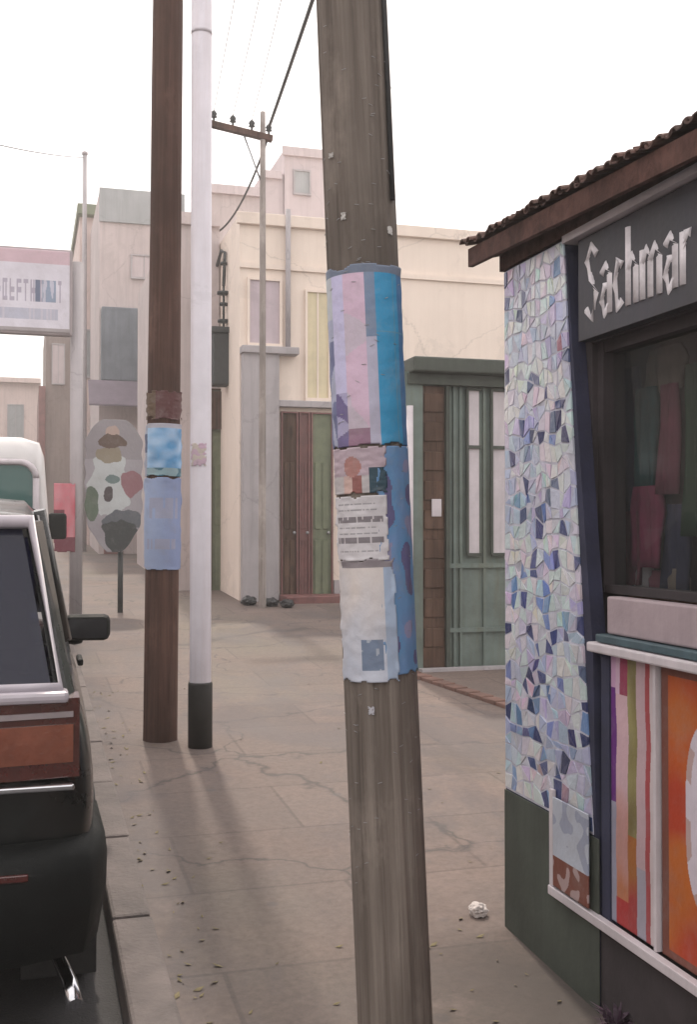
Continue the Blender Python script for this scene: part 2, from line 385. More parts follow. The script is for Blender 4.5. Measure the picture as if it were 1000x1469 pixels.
# --- foreground pole
LEAN = R(2.45)
p = Vector((1.0, 2.94, gz(2.94)))
pole = thing('utility_pole', 'thick weathered grey wooden pole nearest the viewer, leaning, pasted with pale and blue posters', 'utility pole', p, (0, -LEAN, 0))
RP = 0.101
# lean so that the top tips to the left in view
pole.rotation_euler = (Matrix.Rotation(-LEAN, 3, Vector((math.sin(YAW), math.cos(YAW), 0)))).to_euler()
obj('shaft', shaft(RP + 0.004, RP - 0.010, 8.0, 64, 160, 0.0055, 0), M['pole_grey'], pole, False)
CA = math.atan2(-p.y, -p.x)      # bearing from the pole to the viewer
def lerp(a, b, t): return tuple(x + (y - x) * t for x, y in zip(a, b))
W_, LIL, PNK, BLU, DBL = (0.70, 0.70, 0.76), (0.60, 0.58, 0.82), (0.68, 0.50, 0.64), (0.045, 0.31, 0.56), (0.06, 0.19, 0.40)
def col_big(a, b):                                     # upper poster: pale half and blue half
    k = 0.55 + 0.02 * nz(b * 3, 1)
    if b > 0.95: return (0.17, 0.21, 0.29)
    if a < 0.20: return (0.52, 0.56, 0.60) if b > 0.72 else ((0.16, 0.18, 0.33) if nz(a * 8, b * 5, 3) > -0.1 and b < 0.60 else (0.42, 0.45, 0.60))
    if a < 0.33: return LIL if b > 0.30 else lerp(LIL, (0.17, 0.14, 0.30), 0.4 + 0.6 * (nz(a * 6, b * 9, 4) > 0))
    if a < 0.50:
        if b < 0.10: return (0.30, 0.17, 0.25)
        return PNK if (nz(a * 2, b * 4, 8) > -0.35) else (0.60, 0.52, 0.62)
    if a < 0.58: return (0.48, 0.47, 0.60) if b < 0.6 else (0.20, 0.27, 0.40)
    if 0.74 < a < 0.76 or 0.62 < b < 0.63: return (0.10, 0.30, 0.46)
    return BLU if a < 0.80 else DBL
wrap('poster', pole, CA, RP, -96, 100, 1.715, 2.215, col_big, 'poster with a pale lilac half and a strong blue half', 0.02, 0.006, 11)
def col_fig(a, b):                                     # small bill with a red figure
    if 0.30 < a < 0.62 and b < 0.80:
        dx = (a - 0.46) / 0.15; dz = (b - 0.58) / 0.22
        if dx * dx + dz * dz < 1: return (0.42, 0.20, 0.18)
        if b < 0.40 and abs(dx) < 1.1: return (0.28, 0.11, 0.10) if a > 0.45 else (0.60, 0.42, 0.38)
    if a > 0.72 and b < 0.55: return (0.03, 0.07, 0.10)
    return (0.50, 0.40, 0.46) if b > 0.4 else (0.50, 0.47, 0.48)
wrap('poster', pole, CA, RP + 0.002, -74, 24, 1.585, 1.712, col_fig, 'small pink bill with a red figure', 0.012, 0.004, 5)
def col_bluestrip(a, b):
    v = nz(a * 3, b * 7, 21)
    if v > 0.28: return (0.30, 0.30, 0.47)
    if v < -0.30: return (0.13, 0.12, 0.26)
    return lerp((0.10, 0.29, 0.52), (0.20, 0.31, 0.56), 0.5 + v)
wrap('poster', pole, CA, RP + 0.0005, 8, 108, 1.085, 1.712, col_bluestrip, 'long blue bill round the right side', 0.025, 0.006, 31)
def col_text(a, b):                                    # notice with rows of grey print, too worn to read
    row = int(b * 22); inside = 0.08 < a < 0.92; ph = (b * 22) % 1
    if row in (6, 7, 13, 14) and inside and (row % 2 or ph > .2): return (0.22, 0.20, 0.22) if nz(a * 34, row // 2, 2) > -0.22 else (0.58, 0.55, 0.57)
    if row in (3, 9, 11, 17, 19) and 0.12 < a < 0.84 and ph < 0.6: return (0.34, 0.33, 0.35) if nz(a * 60, row, 7) > -0.12 else (0.58, 0.55, 0.57)
    return (0.62, 0.60, 0.63)
wrap('poster', pole, CA, RP + 0.003, -72, 22, 1.40, 1.578, col_text, 'pale notice with rows of grey print', 0.012, 0.006, 41)
def col_low(a, b):
    if 0.45 < a < 0.78 and 0.10 < b < 0.34: return (0.19, 0.25, 0.36) if nz(a * 9, b * 10, 12) > -0.25 else (0.42, 0.47, 0.55)
    if b > 0.93 and a > 0.1: return (0.27, 0.24, 0.26)
    if a > 0.82: return (0.40, 0.50, 0.66)
    return lerp((0.58, 0.62, 0.72), (0.70, 0.64, 0.61), min(1, max(0, b * 1.3 - 0.2 + 0.3 * nz(a * 4, b * 4, 3))))
wrap('poster', pole, CA, RP + 0.0022, -70, 30, 1.068, 1.405, col_low, 'pale bill with a blue picture near its foot', 0.014, 0.007, 51)
def staples(n, z0, z1, seed):
    rnd = random.Random(seed); g = G()
    for _ in range(n):
        th = CA + R(rnd.uniform(-85, 85)); z = rnd.uniform(z0, z1); a = rnd.uniform(-.5, .5)
        q = Vector((math.cos(th), math.sin(th), 0)) * (RP + 0.0045); t = Vector((-math.sin(th), math.cos(th), a)).normalized()
        g.tube([q + Vector((0, 0, z)) - t * 0.006, q + Vector((0, 0, z)) + t * 0.006], 0.0009, 5)
    return g
rs_ = random.Random(8)
for z_, t_ in ((2.34, -30), (2.52, -50), (2.30, 45), (.98, -20)):
    c_ = rs_.choice([(.60, .58, .56), (.50, .50, .55), (.52, .46, .42)]); w_ = rs_.uniform(6, 13); h_ = rs_.uniform(.012, .035)
    wrap('paper_scrap', pole, CA, RP, t_, t_ + w_, z_, z_ + h_, lambda a, b, c_=c_: c_, None, .012, .004, int(z_ * 90))
obj('staple', staples(140, 0.5, 2.9, 3), M['steel'], pole, False)['kind'] = 'stuff'
g = G(); g.tube([Vector((math.cos(CA + R(60)), math.sin(CA + R(60)), 0)) * (RP + 0.006) + Vector((0, 0, z)) for z in (2.4, 3.4, 5, 7.5)], 0.007, 8)
obj('ground_wire', g, M['cable'], pole, False)

# --- brown pole with blue posters
p = Vector((0.806, 7.0, gz(7.0)))
bp = thing('utility_pole', 'dark brown wooden pole with blue posters beside the white steel pole', 'utility pole', p)
bp.rotation_euler = Matrix.Rotation(R(0.45), 3, Vector((math.sin(YAW), math.cos(YAW), 0))).to_euler()
RB = 0.108
obj('shaft', shaft(RB, RB - 0.028, 8.5, 48, 120, 0.005, 20), M['pole_brown'], bp, False)
CB = math.atan2(-p.y, -p.x)
def col_b1(a, b):
    v = nz(a * 4, b * 5, 61)
    if a < 0.16: return (0.07, 0.09, 0.18) if 0.45 < b < 0.8 else (0.34, 0.37, 0.47)
    if b > 0.92: return (0.45, 0.45, 0.52)
    if b < 0.16: return (0.05, 0.16, 0.22) if v > -0.1 else (0.25, 0.38, 0.42)
    return lerp((0.11, 0.32, 0.58), (0.38, 0.56, 0.78), max(0, min(1, 0.5 + v * 1.6 - (a - 0.5))))
wrap('poster', bp, CB, RB, -92, 96, 1.655, 1.985, col_b1, 'bright blue poster', 0.02, 0.008, 71)
def col_b2(a, b):
    row = int(b * 9)
    if row in (2, 5, 6) and 0.2 < a < 0.8 and nz(a * 16, row, 1) > -0.2: return (0.33, 0.35, 0.47)
    return lerp((0.36, 0.44, 0.62), (0.22, 0.28, 0.48), a)
wrap('poster', bp, CB, RB + 0.001, -92, 90, 1.07, 1.648, col_b2, 'grey blue poster with faint print', 0.03, 0.009, 81)
def col_b3(a, b): return (0.105, 0.035, 0.035) if a > 0.3 else (0.12, 0.075, 0.045)
wrap('poster', bp, CB, RB - 0.002, -80, 96, 2.01, 2.19, col_b3, 'torn dark red bill', 0.05, 0.009, 91)
# --- white steel pole with black foot
p = Vector((1.02, 6.745, gz(6.745)))
wp = thing('steel_pole', 'slim white painted steel pole with a black painted foot', 'pole', p)
obj('shaft', G().tube([(0, 0, -0.2), (0, 0, 0.36), (0, 0, 7.8)], [0.066, 0.066, 0.060], 40), M['pole_white'], wp, False)
obj('black_foot', G().lathe([(0.066, -0.05), (0.0745, -0.05), (0.0745, 0.385), (0.072, 0.395), (0.066, 0.396)], (0, 0, 0), 'Z', 40), M['black_paint'], wp, False)
obj('collar', G().lathe([(0.060, 4.4), (0.066, 4.4), (0.066, 4.43), (0.060, 4.43)], (0, 0, 0)), M['pole_white'], wp, False)
def col_s(a, b): return (0.55, 0.40, 0.50) if nz(a * 3, b * 4, 2) > 0 else (0.56, 0.50, 0.45)
wrap('sticker', wp, math.atan2(-p.y, -p.x), 0.065, -60, 30, 1.72, 1.86, col_s, 'faded pink sticker', 0.02, 0.003, 14)

# --- far pole with crossarm
q = at(376, 868, 14.3); q.z = gz(14.3)
fp = thing('utility_pole', 'thin far pole with a tilted crossarm before the cream building', 'utility pole', q)
obj('shaft', shaft(0.052, 0.036, 6.6, 24, 40, 0.003, 44), M['pole_far'], fp, False)
a0, a1 = at(303, 178, 14.3), at(388, 199, 14.3)
obj('crossarm', G().box((a0 + a1) / 2, ((a1 - a0).length + 0.05, 0.09, 0.085), 0, 0.01, ('Y', math.atan2(-(a1 - a0).z, (a1 - a0).x))), M['pole_brown'], fp)
ca = obj
for t in (0.04, 0.36, 0.68, 0.97):
    c = a0 + (a1 - a0) * t
    obj('insulator', G().lathe([(0.014, 0.05), (0.014, 0.09), (0.045, 0.10), (0.03, 0.125), (0.045, 0.14), (0.03, 0.17), (0.012, 0.19)], c, 'Z', 14), M['lantern'], fp)
obj('brace', G().tube([a0 + (a1 - a0) * 0.55 + Vector((0, 0.0, -0.05)), Vector((q.x + 0.02, 14.3, a1.z - 0.7))], 0.012, 6), M['steel'], fp)

# ------------------------------------------------------------------ overhead cables
def cable(a, b, sag, rad, label, group='overhead cables', m='cable'):
    a, b = Vector(a), Vector(b); pts = []
    n = 40
    for i in range(n + 1):
        t = i / n; s = a + (b - a) * t; s.z -= sag * 4 * t * (1 - t); pts.append(s)
    o = obj('overhead_cable', G().tube(pts, rad, 6), M[m])
    return tag(o, label, 'cable', group)
A = a0 + (a1 - a0) * 0.97 + Vector((0, 0, 0.14))
r = ray(449, 0); nb = EYE + r * (10.9 / r.dot(FW) )
far = A + (nb - A) * 7
cable(A, (far.x, far.y, A.z + 0.5), 0.35, 0.022, 'thick dark cable running up from the crossarm past the grey pole')
cable(A - Vector((0, 0, 0.1)), at(308, 335, 17.2), 0.25, 0.016, 'short cable dropping from the crossarm to the lilac building')
for k, (t, du) in enumerate(((0.04, 0), (0.36, 40), (0.68, 75))):
    S = a0 + (a1 - a0) * t + Vector((0, 0, 0.18)); r = ray(345 + du * 0.9, 0); e = EYE + r * (10.6 / r.dot(FW)); e = S + (e - S) * 6
    cable(S, (e.x, e.y, S.z + 0.6), 0.3, 0.0045, ['hair thin wire from the left end of the crossarm', 'hair thin wire from the middle of the crossarm', 'hair thin wire from beside the crossarm pole'][k])
q = at(119, 800, 27); q.z = gz(27)
fp2 = thing('utility_pole', 'very thin pale far pole rising above the low pink house', 'utility pole', q)
obj('shaft', G().tube([(0, 0, -.2), (0, 0, at(119, 222, 27).z - q.z)], [.075, .05], 14), M['pale_grey'], fp2, False)
obj('cap', G().lathe([(.05, 0), (.07, 0), (.07, .06), (.03, .09)], (0, 0, at(119, 222, 27).z - q.z)), M['pale_grey'], fp2, False)
cable(at(-160, 165, 13.4), at(119, 226, 27), 0.1, 0.010, 'thin wire crossing the pale sky at the left')

# ------------------------------------------------------------------ black parked car
rd = gz(3.28) - 0.12
car = thing('parked_car', 'black car with brown red tail light parked at the kerb, seen from behind', 'car', (-0.62, 3.28, rd), (math.atan(SL), 0, 0))
def sect(y, zb, zt, wb, wm, wt, zm=None, n=7):
    zm = zm or (zb + (zt - zb) * 0.55); prof = [(wb * 0.75, zb), (wb, zb + 0.05), (wm, zm), (wt + 0.02, zt - 0.06), (wt - 0.03, zt - 0.012), (wt * 0.6, zt)]
    return [Vector((x, y, z)) for x, z in prof] + [Vector((-x, y, z)) for x, z in reversed(prof)]
S = [sect(0.05, .40, 1.115, .72, .80, .745), sect(0.12, .36, 1.125, .78, .835, .76), sect(0.6, .30, 1.10, .80, .85, .78), sect(1.6, .26, 1.06, .80, .85, .80), sect(2.6, .26, 1.02, .80, .85, .80),
     sect(3.0, .26, .99, .80, .845, .78), sect(3.7, .30, .93, .78, .83, .74), sect(4.05, .34, .86, .72, .79, .68), sect(4.2, .40, .78, .60, .70, .58)]
g = G().loft(S)
obj('body', g, M['car'], car, False).modifiers.new('s', 'SUBSURF').render_levels = 2
def hs(y, w0, z0, w1, z1): return [(y, w0, z0), (y, w1, z1)]
# greenhouse: roof shell and pillars
roof_pts = [(0.10, 1.12, .725), (0.40, 1.585, .655), (0.55, 1.645, .64), (1.3, 1.68, .64), (1.95, 1.64, .63), (2.25, 1.52, .64), (2.95, 1.03, .72)]
def rp(y, z, w): return [Vector((-w, y, z - 0.05)), Vector((-w + 0.035, y, z - 0.012)), Vector((-w * 0.5, y, z + 0.012)), Vector((w * 0.5, y, z + 0.012)), Vector((w - 0.035, y, z - 0.012)), Vector((w, y, z - 0.05))]
g = G().loft([rp(*t) for t in [(0.40, 1.60, .655), (0.55, 1.635, .645), (1.3, 1.665, .64), (1.95, 1.635, .635), (2.2, 1.56, .64)]], closed=True)
obj('roof', g, M['car'], car, False)
for sx in (1, -1):
    g = G()
    g.loft([[Vector((sx * .735, .09, 1.10)), Vector((sx * .755, .15, 1.10)), Vector((sx * .665, .50, 1.60)), Vector((sx * .64, .40, 1.60))],
            [Vector((sx * .70, .085, 1.10)), Vector((sx * .70, .15, 1.10)), Vector((sx * .62, .50, 1.60)), Vector((sx * .61, .395, 1.60))]], smooth=False)
    obj('pillar', g, M['car'], car, False)
    obj('pillar', G().tube([(sx * .765, 1.55, 1.06), (sx * .655, 1.50, 1.61)], 0.035, 8), M['car'], car, False)
    obj('pillar', G().tube([(sx * .745, 2.98, 1.00), (sx * .625, 2.18, 1.58)], 0.035, 8), M['car'], car, False)
    g = G()
    sw = [(.16, 1.11, .752), (1.52, 1.07, .768), (1.47, 1.60, .660), (.52, 1.58, .662)]
    g.poly([Vector((sx * w, y, z)) for y, z, w in sw], Vector((-sx * 0.006, 0, 0)))
    sw = [(1.58, 1.07, .768), (2.86, 1.02, .742), (2.16, 1.55, .645), (1.53, 1.60, .656)]
    g.poly([Vector((sx * w, y, z)) for y, z, w in sw], Vector((-sx * 0.006, 0, 0)))
    obj('side_window', g, M['car_glass'], car, False)
    # tail light
    def tl(x0, x1, z0, z1, y0, y1): return G().loft([[Vector((sx * x0, y0, z0)), Vector((sx * x0, y0, z1)), Vector((sx * x0, y0 + .06, z1)), Vector((sx * x0, y0 + .06, z0))],
        [Vector((sx * x1, y1, z0)), Vector((sx * x1, y1, z1)), Vector((sx * x1, y1 + .10, z1)), Vector((sx * x1, y1 + .10, z0))]], smooth=False)
    lt = obj('tail_light', tl(.30, .766, .87, 1.10, .012, .055), M['lamp_red'], car, False)
    obj('lens', tl(.31, .748, .915, 1.025, .006, .047), M['lamp_amber'], lt, False)
    obj('lens', tl(.31, .748, 1.046, 1.062, .006, .047), M['grey_sign'], lt, False)
    hl = obj('headlight', G().box((sx * .55, 4.13, .70), (.26, .10, .14), -sx * .3, 0.03), M['chrome'], car, False)
    # mirror
    m_ = obj('mirror', G().box((sx * .90, 2.30, 1.02), (.22, .10, .125), -sx * .12, 0.03), M['car_plastic'], car, False)
    obj('stalk', G().tube([(sx * .78, 2.38, .965), (sx * .84, 2.33, .955), (sx * .87, 2.31, .96)], [.03, .024, .02], 8), M['car_plastic'], m_, False)
    obj('mirror_glass', G().box((sx * .90, 2.248, 1.02), (.18, .006, .09), -sx * .12, 0.0), M['dark_mirror'], m_, False)
    obj('door_handle', G().box((sx * .845, 1.85, .93), (.025, .16, .03), 0, 0.008), M['car_plastic'], car, False)
    for yy in (0.82, 3.45):
        w = obj('wheel', G().lathe([(.20, -.09), (.30, -.105), (.335, -.085), (.345, -.04), (.345, .04), (.335, .085), (.30, .105), (.20, .09)], (sx * .745, yy, .345), 'X', 40), M['tyre'], car, False)
        g = G().lathe([(.05, .06), (.19, .075), (.205, .10), (.205, -.08), (.05, -.08)], (sx * .745, yy, .345), 'X', 28)
        for k in range(5):
            a = k * 2 * math.pi / 5; g.tube([(sx * (.745 + .085), yy, .345), (sx * (.745 + .10), yy + .19 * math.cos(a), .345 + .19 * math.sin(a))], .025, 6)
        obj('rim', g, M['rim'], w, False)
    obj('mud_flap', G().box((sx * .72, 0.42, .28), (.24, .012, .30), 0, 0.004), M['tyre'], car, False)
# rear glass in its bright frame
rg = [(-.685, .085, 1.135), (.685, .085, 1.135), (.60, .385, 1.585), (-.60, .385, 1.585)]
ob = obj('rear_window', G().poly([Vector(p_) for p_ in rg], Vector((0, .006, 0))), M['car_glass'], car, False)
g = G(); cn = [Vector(p_) + Vector((0, -.008, 0)) for p_ in [(-.715, .07, 1.122), (.715, .07, 1.122), (.628, .380, 1.60), (-.628, .380, 1.60)]]
g.tube(cn + [cn[0]], .024, 10); obj('frame', g, M['frame_paint'], ob, False)
g = G().tube([(-.05, .05, 1.16), (.3, .13, 1.30), (.42, .16, 1.34)], .007, 6); obj('wiper', g, M['car_plastic'], ob, False)
fw = [(-.70, 2.92, 1.03), (.70, 2.92, 1.03), (.60, 2.22, 1.555), (-.60, 2.22, 1.555)]
obj('windscreen', G().poly([Vector(p_) for p_ in fw], Vector((0, -.006, 0))), M['car_glass'], car, False)
g = G()
bsec = lambda y, w, z0, z1: [Vector((-w, y, z0)), Vector((-w, y, z1)), Vector((w, y, z1)), Vector((w, y, z0))]
prof = [(.31, .10), (.35, .0), (.50, -.055), (.60, -.06), (.655, -.045), (.685, .03)]
pth = [(-.825, .55), (-.83, .20), (-.78, .06), (-.6, .0), (.6, .0), (.78, .06), (.83, .20), (.825, .55)]
secs = []
for i, (x, y) in enumerate(pth):
    nx = -1 if i < 2 else (1 if i > 5 else (-.6 if i == 2 else (.6 if i == 5 else 0))); ny = 0 if i in (0, 1, 6, 7) else 1
    ring = []
    for z, o_ in prof: ring.append(Vector((x - nx * o_ * .45, y + ny * o_, z)))
    ring += [Vector((x * .93, y + .10, .68)), Vector((x * .93, y + .10, .31))]
    secs.append(ring)
obj('bumper', G().loft(secs), M['car_plastic'], car, False)
obj('bumper_sheen', G().box((0, -.063, .625), (1.25, .012, .022), 0, .004), M['lamp_red'], car, False)  # dark red strip standing in for a reddish reflection along the bumper
obj('chrome_strip', G().box((0, .028, .852), (1.50, .05, .018), 0, .005), M['chrome'], car, False)
obj('window_sill', G().box((0, .055, 1.108), (1.47, .075, .034), 0, .012), M['frame_paint'], car, False)
obj('licence_plate', G().box((0, .03, .775), (.36, .02, .12), 0, .006), M['white_trim'], car, False)
obj('tailgate_handle', G().box((0, .035, .95), (.22, .05, .05), 0, .012), M['car_plastic'], car, False)
obj('exhaust_pipe', G().tube([(.64, .75, .32), (.70, .30, .28), (.745, .08, .25), (.755, .02, .215)], [.020, .021, .022, .024], 16), M['chrome'], car, False)
obj('underbody', G().b2(-.66, .66, .35, 3.9, .24, .42), M['tyre'], car, False)
for sx in (.38, -.38):
    g = G().box((sx, 1.45, .98), (.5, .16, .62), 0, .05, ('X', .2)); g.box((sx, 1.42, 1.36), (.28, .10, .17), 0, .04, ('X', .2)); g.box((sx, 1.75, .72), (.5, .5, .16), 0, .05)
    obj('seat', g, M['interior'], car, False)
g = G().box((0, .72, .92), (1.25, .16, .45), 0, .05, ('X', .2)); obj('rear_seat', g, M['interior'], car, False)
obj('grille', G().box((0, 4.19, .62), (.7, .04, .16), 0, .01), M['car_plastic'], car, False)

# ------------------------------------------------------------------ white van ahead of the car
vy = 8.0
van = thing('parked_van', 'white van with greenish rear window parked ahead of the black car', 'van', (-0.72, vy, gz(vy) - .12), (math.atan(SL), 0, 0))
def vs(y, zb, zt, w, wt, r=.10):
    prof = [(w * .8, zb), (w, zb + .08), (w, 1.0), (wt, zt - r * 1.4), (wt - r * .35, zt - r * .35), (wt - r * 1.6, zt)]
    return [Vector((x, y, z)) for x, z in prof] + [Vector((-x, y, z)) for x, z in reversed(prof)]
obj('body', G().loft([vs(0, .42, 1.90, .86, .80), vs(.05, .38, 2.03, .89, .82), vs(.5, .34, 2.06, .90, .83), vs(3.0, .34, 2.05, .90, .83), vs(3.5, .34, 1.75, .90, .76), vs(4.0, .34, 1.15, .88, .74), vs(4.4, .38, .98, .82, .68)]), M['van'], van, False)
def rrect(cx, cz, w, h, r, y, n=6):
    pts = []
    for (sx, sz, a0_) in ((1, 1, 0), (-1, 1, 90), (-1, -1, 180), (1, -1, 270)):
        for k in range(n + 1):
            a = R(a0_ + 90 * k / n); pts.append(Vector((cx + sx * (w / 2 - r) + r * math.cos(a), y, cz + sz * (h / 2 - r) + r * math.sin(a))))
    return pts
rw = obj('rear_window', G().poly(rrect(0, 1.63, 1.50, .44, .10, -.012), Vector((0, .008, 0))), M['van_glass'], van, False)
g = G(); rr_ = rrect(0, 1.63, 1.54, .48, .11, -.012); g.tube(rr_ + [rr_[0]], .022, 8); obj('frame', g, M['white_trim'], rw, False)
obj('door_seam', G().b2(-.006, .006, -.004, .02, .62, 1.98), M['car_plastic'], van, False)
obj('door_handle', G().box((.10, -.02, 1.12), (.14, .04, .035), 0, .01), M['car_plastic'], van, False)
obj('bumper', G().box((0, -.05, .50), (1.72, .14, .20), 0, .04), M['car_plastic'], van, False)
obj('licence_plate', G().box((0, -.02, .95), (.4, .02, .13), 0, .004), M['white_trim'], van, False)
for sx in (1, -1):
    tl_ = obj('tail_light', G().box((sx * .815, -.008, 1.05), (.10, .05, .34), 0, .015), M['lamp_red'], van, False)
    for yy in (.9, 3.5):
        w = obj('wheel', G().lathe([(.2, -.09), (.31, -.10), (.34, -.06), (.34, .06), (.31, .10), (.2, .09)], (sx * .80, yy, .34), 'X', 32), M['tyre'], van, False)
        obj('rim', G().lathe([(.05, .05), (.20, .08), (.20, -.08), (.05, -.08)], (sx * .80, yy, .34), 'X', 24), M['rim'], w, False)
    obj('mirror', G().box((sx * 1.0, 3.45, 1.30), (.18, .10, .26), 0, .03), M['car_plastic'], van, False)
    g = G().poly([Vector((sx * .853, 2.3, 1.22)), Vector((sx * .852, 3.45, 1.22)), Vector((sx * .80, 3.2, 1.78)), Vector((sx * .836, 2.3, 1.82))], Vector((sx * .006, 0, 0)))
    obj('side_window', g, M['van_glass'], van, False)

# ------------------------------------------------------------------ sign on its post, far left
sy = 13.4
q = at(108, 880, sy); q.z = gz(sy)
sg = thing('shop_sign', 'white framed signboard with pinkish border on a grey post by the kerb', 'sign', q)
tp = at(108, 480, sy)
obj('post', G().tube([(q.x, sy, q.z - .2), (q.x, sy, at(0, 370, sy).z)], .075, 20), M['pale_grey'], sg)
c0, c1 = at(-75, 478, sy), at(103, 364, sy)
cab = obj('cabinet', G().b2(c0.x, c1.x, sy - .20, sy - .075, c0.z, c1.z, .03), M['grey_sign'], sg)
def col_sign(a, b):
    e = min(a * 1.5, (1 - a) * 1.5, b, 1 - b)
    if b > .84: return (0.60, 0.44, 0.50)
    if b < .05: return (0.35, 0.32, 0.33)
    if .36 < b < .64 and a < .93:
        k = int(a * 17)
        if k == 12 and (a * 17) % 1 < .75: return (0.13, 0.16, 0.25)
        if k in (13, 14): return (0.25, 0.31, 0.42) if nz(a * 30, b * 6, 4) > -.2 else (.5, .5, .6)
        ph = (a * 17) % 1
        hsh = (k * 7 + 3) % 5; st = .26 < ph < .48; en = .72 < ph < .92; t_, m_, l_ = b > .58, abs(b - .5) < .035, b < .42
        if ph > .26 and ((st and hsh != 3) or (en and hsh in (0, 2) ) or (t_ and hsh in (1, 2, 3)) or (m_ and hsh in (0, 1, 4)) or (l_ and hsh in (2, 4)) or (hsh == 3 and .5 < ph < .7)): return (0.40, 0.37, 0.46)
    if .15 < b < .28 and .4 < a < .9: return (0.46, 0.47, 0.57) if nz(a * 40, 1, 4) > -.1 else (.54, .52, .60)
    return (0.68, 0.66, 0.74)
sheet('panel', 170, 60, lambda a, b: Vector((c0.x + .035 + (c1.x - c0.x - .07) * a, sy - .203, c0.z + .03 + (c1.z - c0.z - .06) * b)), col_sign, M['board'], sg, None, .002)
# pink bill strapped on the lower post
pk0, pk1 = at(76, 792, sy), at(107, 694, sy)
def col_pk(a, b):
    v = nz(a * 3, b * 4, 77)
    if b < .22 or (.5 < b < .62 and a < .5): return (0.17, 0.04, 0.06)
    return lerp((0.55, 0.12, 0.16), (0.62, 0.26, 0.30), max(0, min(1, .5 + v)))
pb = sheet('banner', 24, 60, lambda a, b: Vector((pk0.x + (pk1.x - pk0.x) * a, sy - .10 + .03 * math.sin(a * 3), pk0.z + (pk1.z - pk0.z) * b)), col_pk, M['paper'], None, lambda a, b: min(a, 1 - a, b, 1 - b) > .05 * nz(a * 5, b * 5, 3), .003)
tag(pb, 'narrow pink and red banner hanging against the signboard post', 'banner')

# ------------------------------------------------------------------ painted oval sign on a thin post
oy = 14.05
q = at(172, 880, oy); q.z = gz(oy)
os_ = thing('painted_sign', 'ornate painted board with pale centre and dark foot on a thin post', 'sign', q)
obj('post', G().tube([(q.x, oy, q.z - .1), (q.x, oy, at(0, 770, oy).z)], .034, 14), M['lantern'], os_)
o0, o1 = at(121, 792, oy), at(203, 604, oy)
def ell(a, b, ca, cb, ra, rb, seed): return ((a - ca) / ra) ** 2 + ((b - cb) / rb) ** 2 + .55 * nz(a * 7, b * 12, seed) < 1
def col_o(a, b):
    if ell(a, b, .62, .10, .42, .13, 1): return (0.035, 0.040, 0.042)
    if ell(a, b, .70, .24, .40, .08, 2): return (0.10, 0.11, 0.13)
    if ell(a, b, .10, .36, .13, .13, 3): return (0.10, 0.14, 0.10)
    if ell(a, b, .40, .44, .09, .06, 4): return (0.06, 0.045, 0.05)
    if ell(a, b, .46, .55, .13, .035, 5): return (0.13, 0.19, 0.19)
    if ell(a, b, .82, .52, .19, .10, 6): return (0.26, 0.12, 0.14)
    if ell(a, b, .48, .84, .24, .055, 7): return (0.10, 0.058, 0.042)
    if ell(a, b, .46, .90, .14, .06, 8): return (0.42, 0.31, 0.27)
    if ell(a, b, .42, .73, .25, .06, 9): return (0.25, 0.21, 0.15)
    if ell(a, b, .42, .50, .36, .24, 10): return (0.48, 0.51, 0.52)
    if b > .70: return (0.27, 0.25, 0.27)
    return (0.33, 0.31, 0.34)
def wd_o(b): return (1 - max(0, (.34 - b) / .34) ** 2.2 * .75) * (1 - max(0, (b - .80) / .20) ** 2.4 * .6) * (1 + .03 * math.sin(b * 40))
sheet('board', 90, 190, lambda a, b: Vector(((o0.x + o1.x) / 2 + (o1.x - o0.x) * ((a - .5) * wd_o(b) + .05 * max(0, .3 - b)), oy - .05, o0.z + (o1.z - o0.z) * b)), col_o, M['board'], os_, None, .035)
# ------------------------------------------------------------------ the shop at the right
FX = 1.72; YB = -3.0; YP = 3.72
zt = 2.56
shop = thing('corner_shop', 'dark shopfront with tiled eaves, speckled pillar and orange painted panels', 'shop', (FX, 3.0, gz(3.0)))
# walls: far end wall, back wall, floor band below the window, inner walls (all butted)
g = G()
g.b2(FX + .02, 4.6, YP - .16, YP - .02, -.3, 2.60)          # end wall towards the gate
g.b2(4.46, 4.6, YB, YP - .16, -.3, 2.60)
g.b2(FX + .02, 4.46, YB, YB + .14, -.3, 2.60)
g.b2(FX + .02, FX + .14, YB + .14, YP - .16, -.3, 1.25)     # parapet below the window
g.b2(FX + .02, FX + .14, YB + .14, YP - .16, 2.20, 2.60)    # band behind the sign
g.b2(FX + .02, FX + .14, 3.16, YP - .16, 1.25, 2.20)
obj('wall', g, M['dark'], shop)
g = G().b2(FX + .14, 4.46, YB + .14, YP - .16, 2.56, 2.59); obj('ceiling', g, M['soffit'], shop)
g = G().b2(FX + .14, 4.46, YB + .14, YP - .16, .20, .26); obj('floor', g, M['dark'], shop)
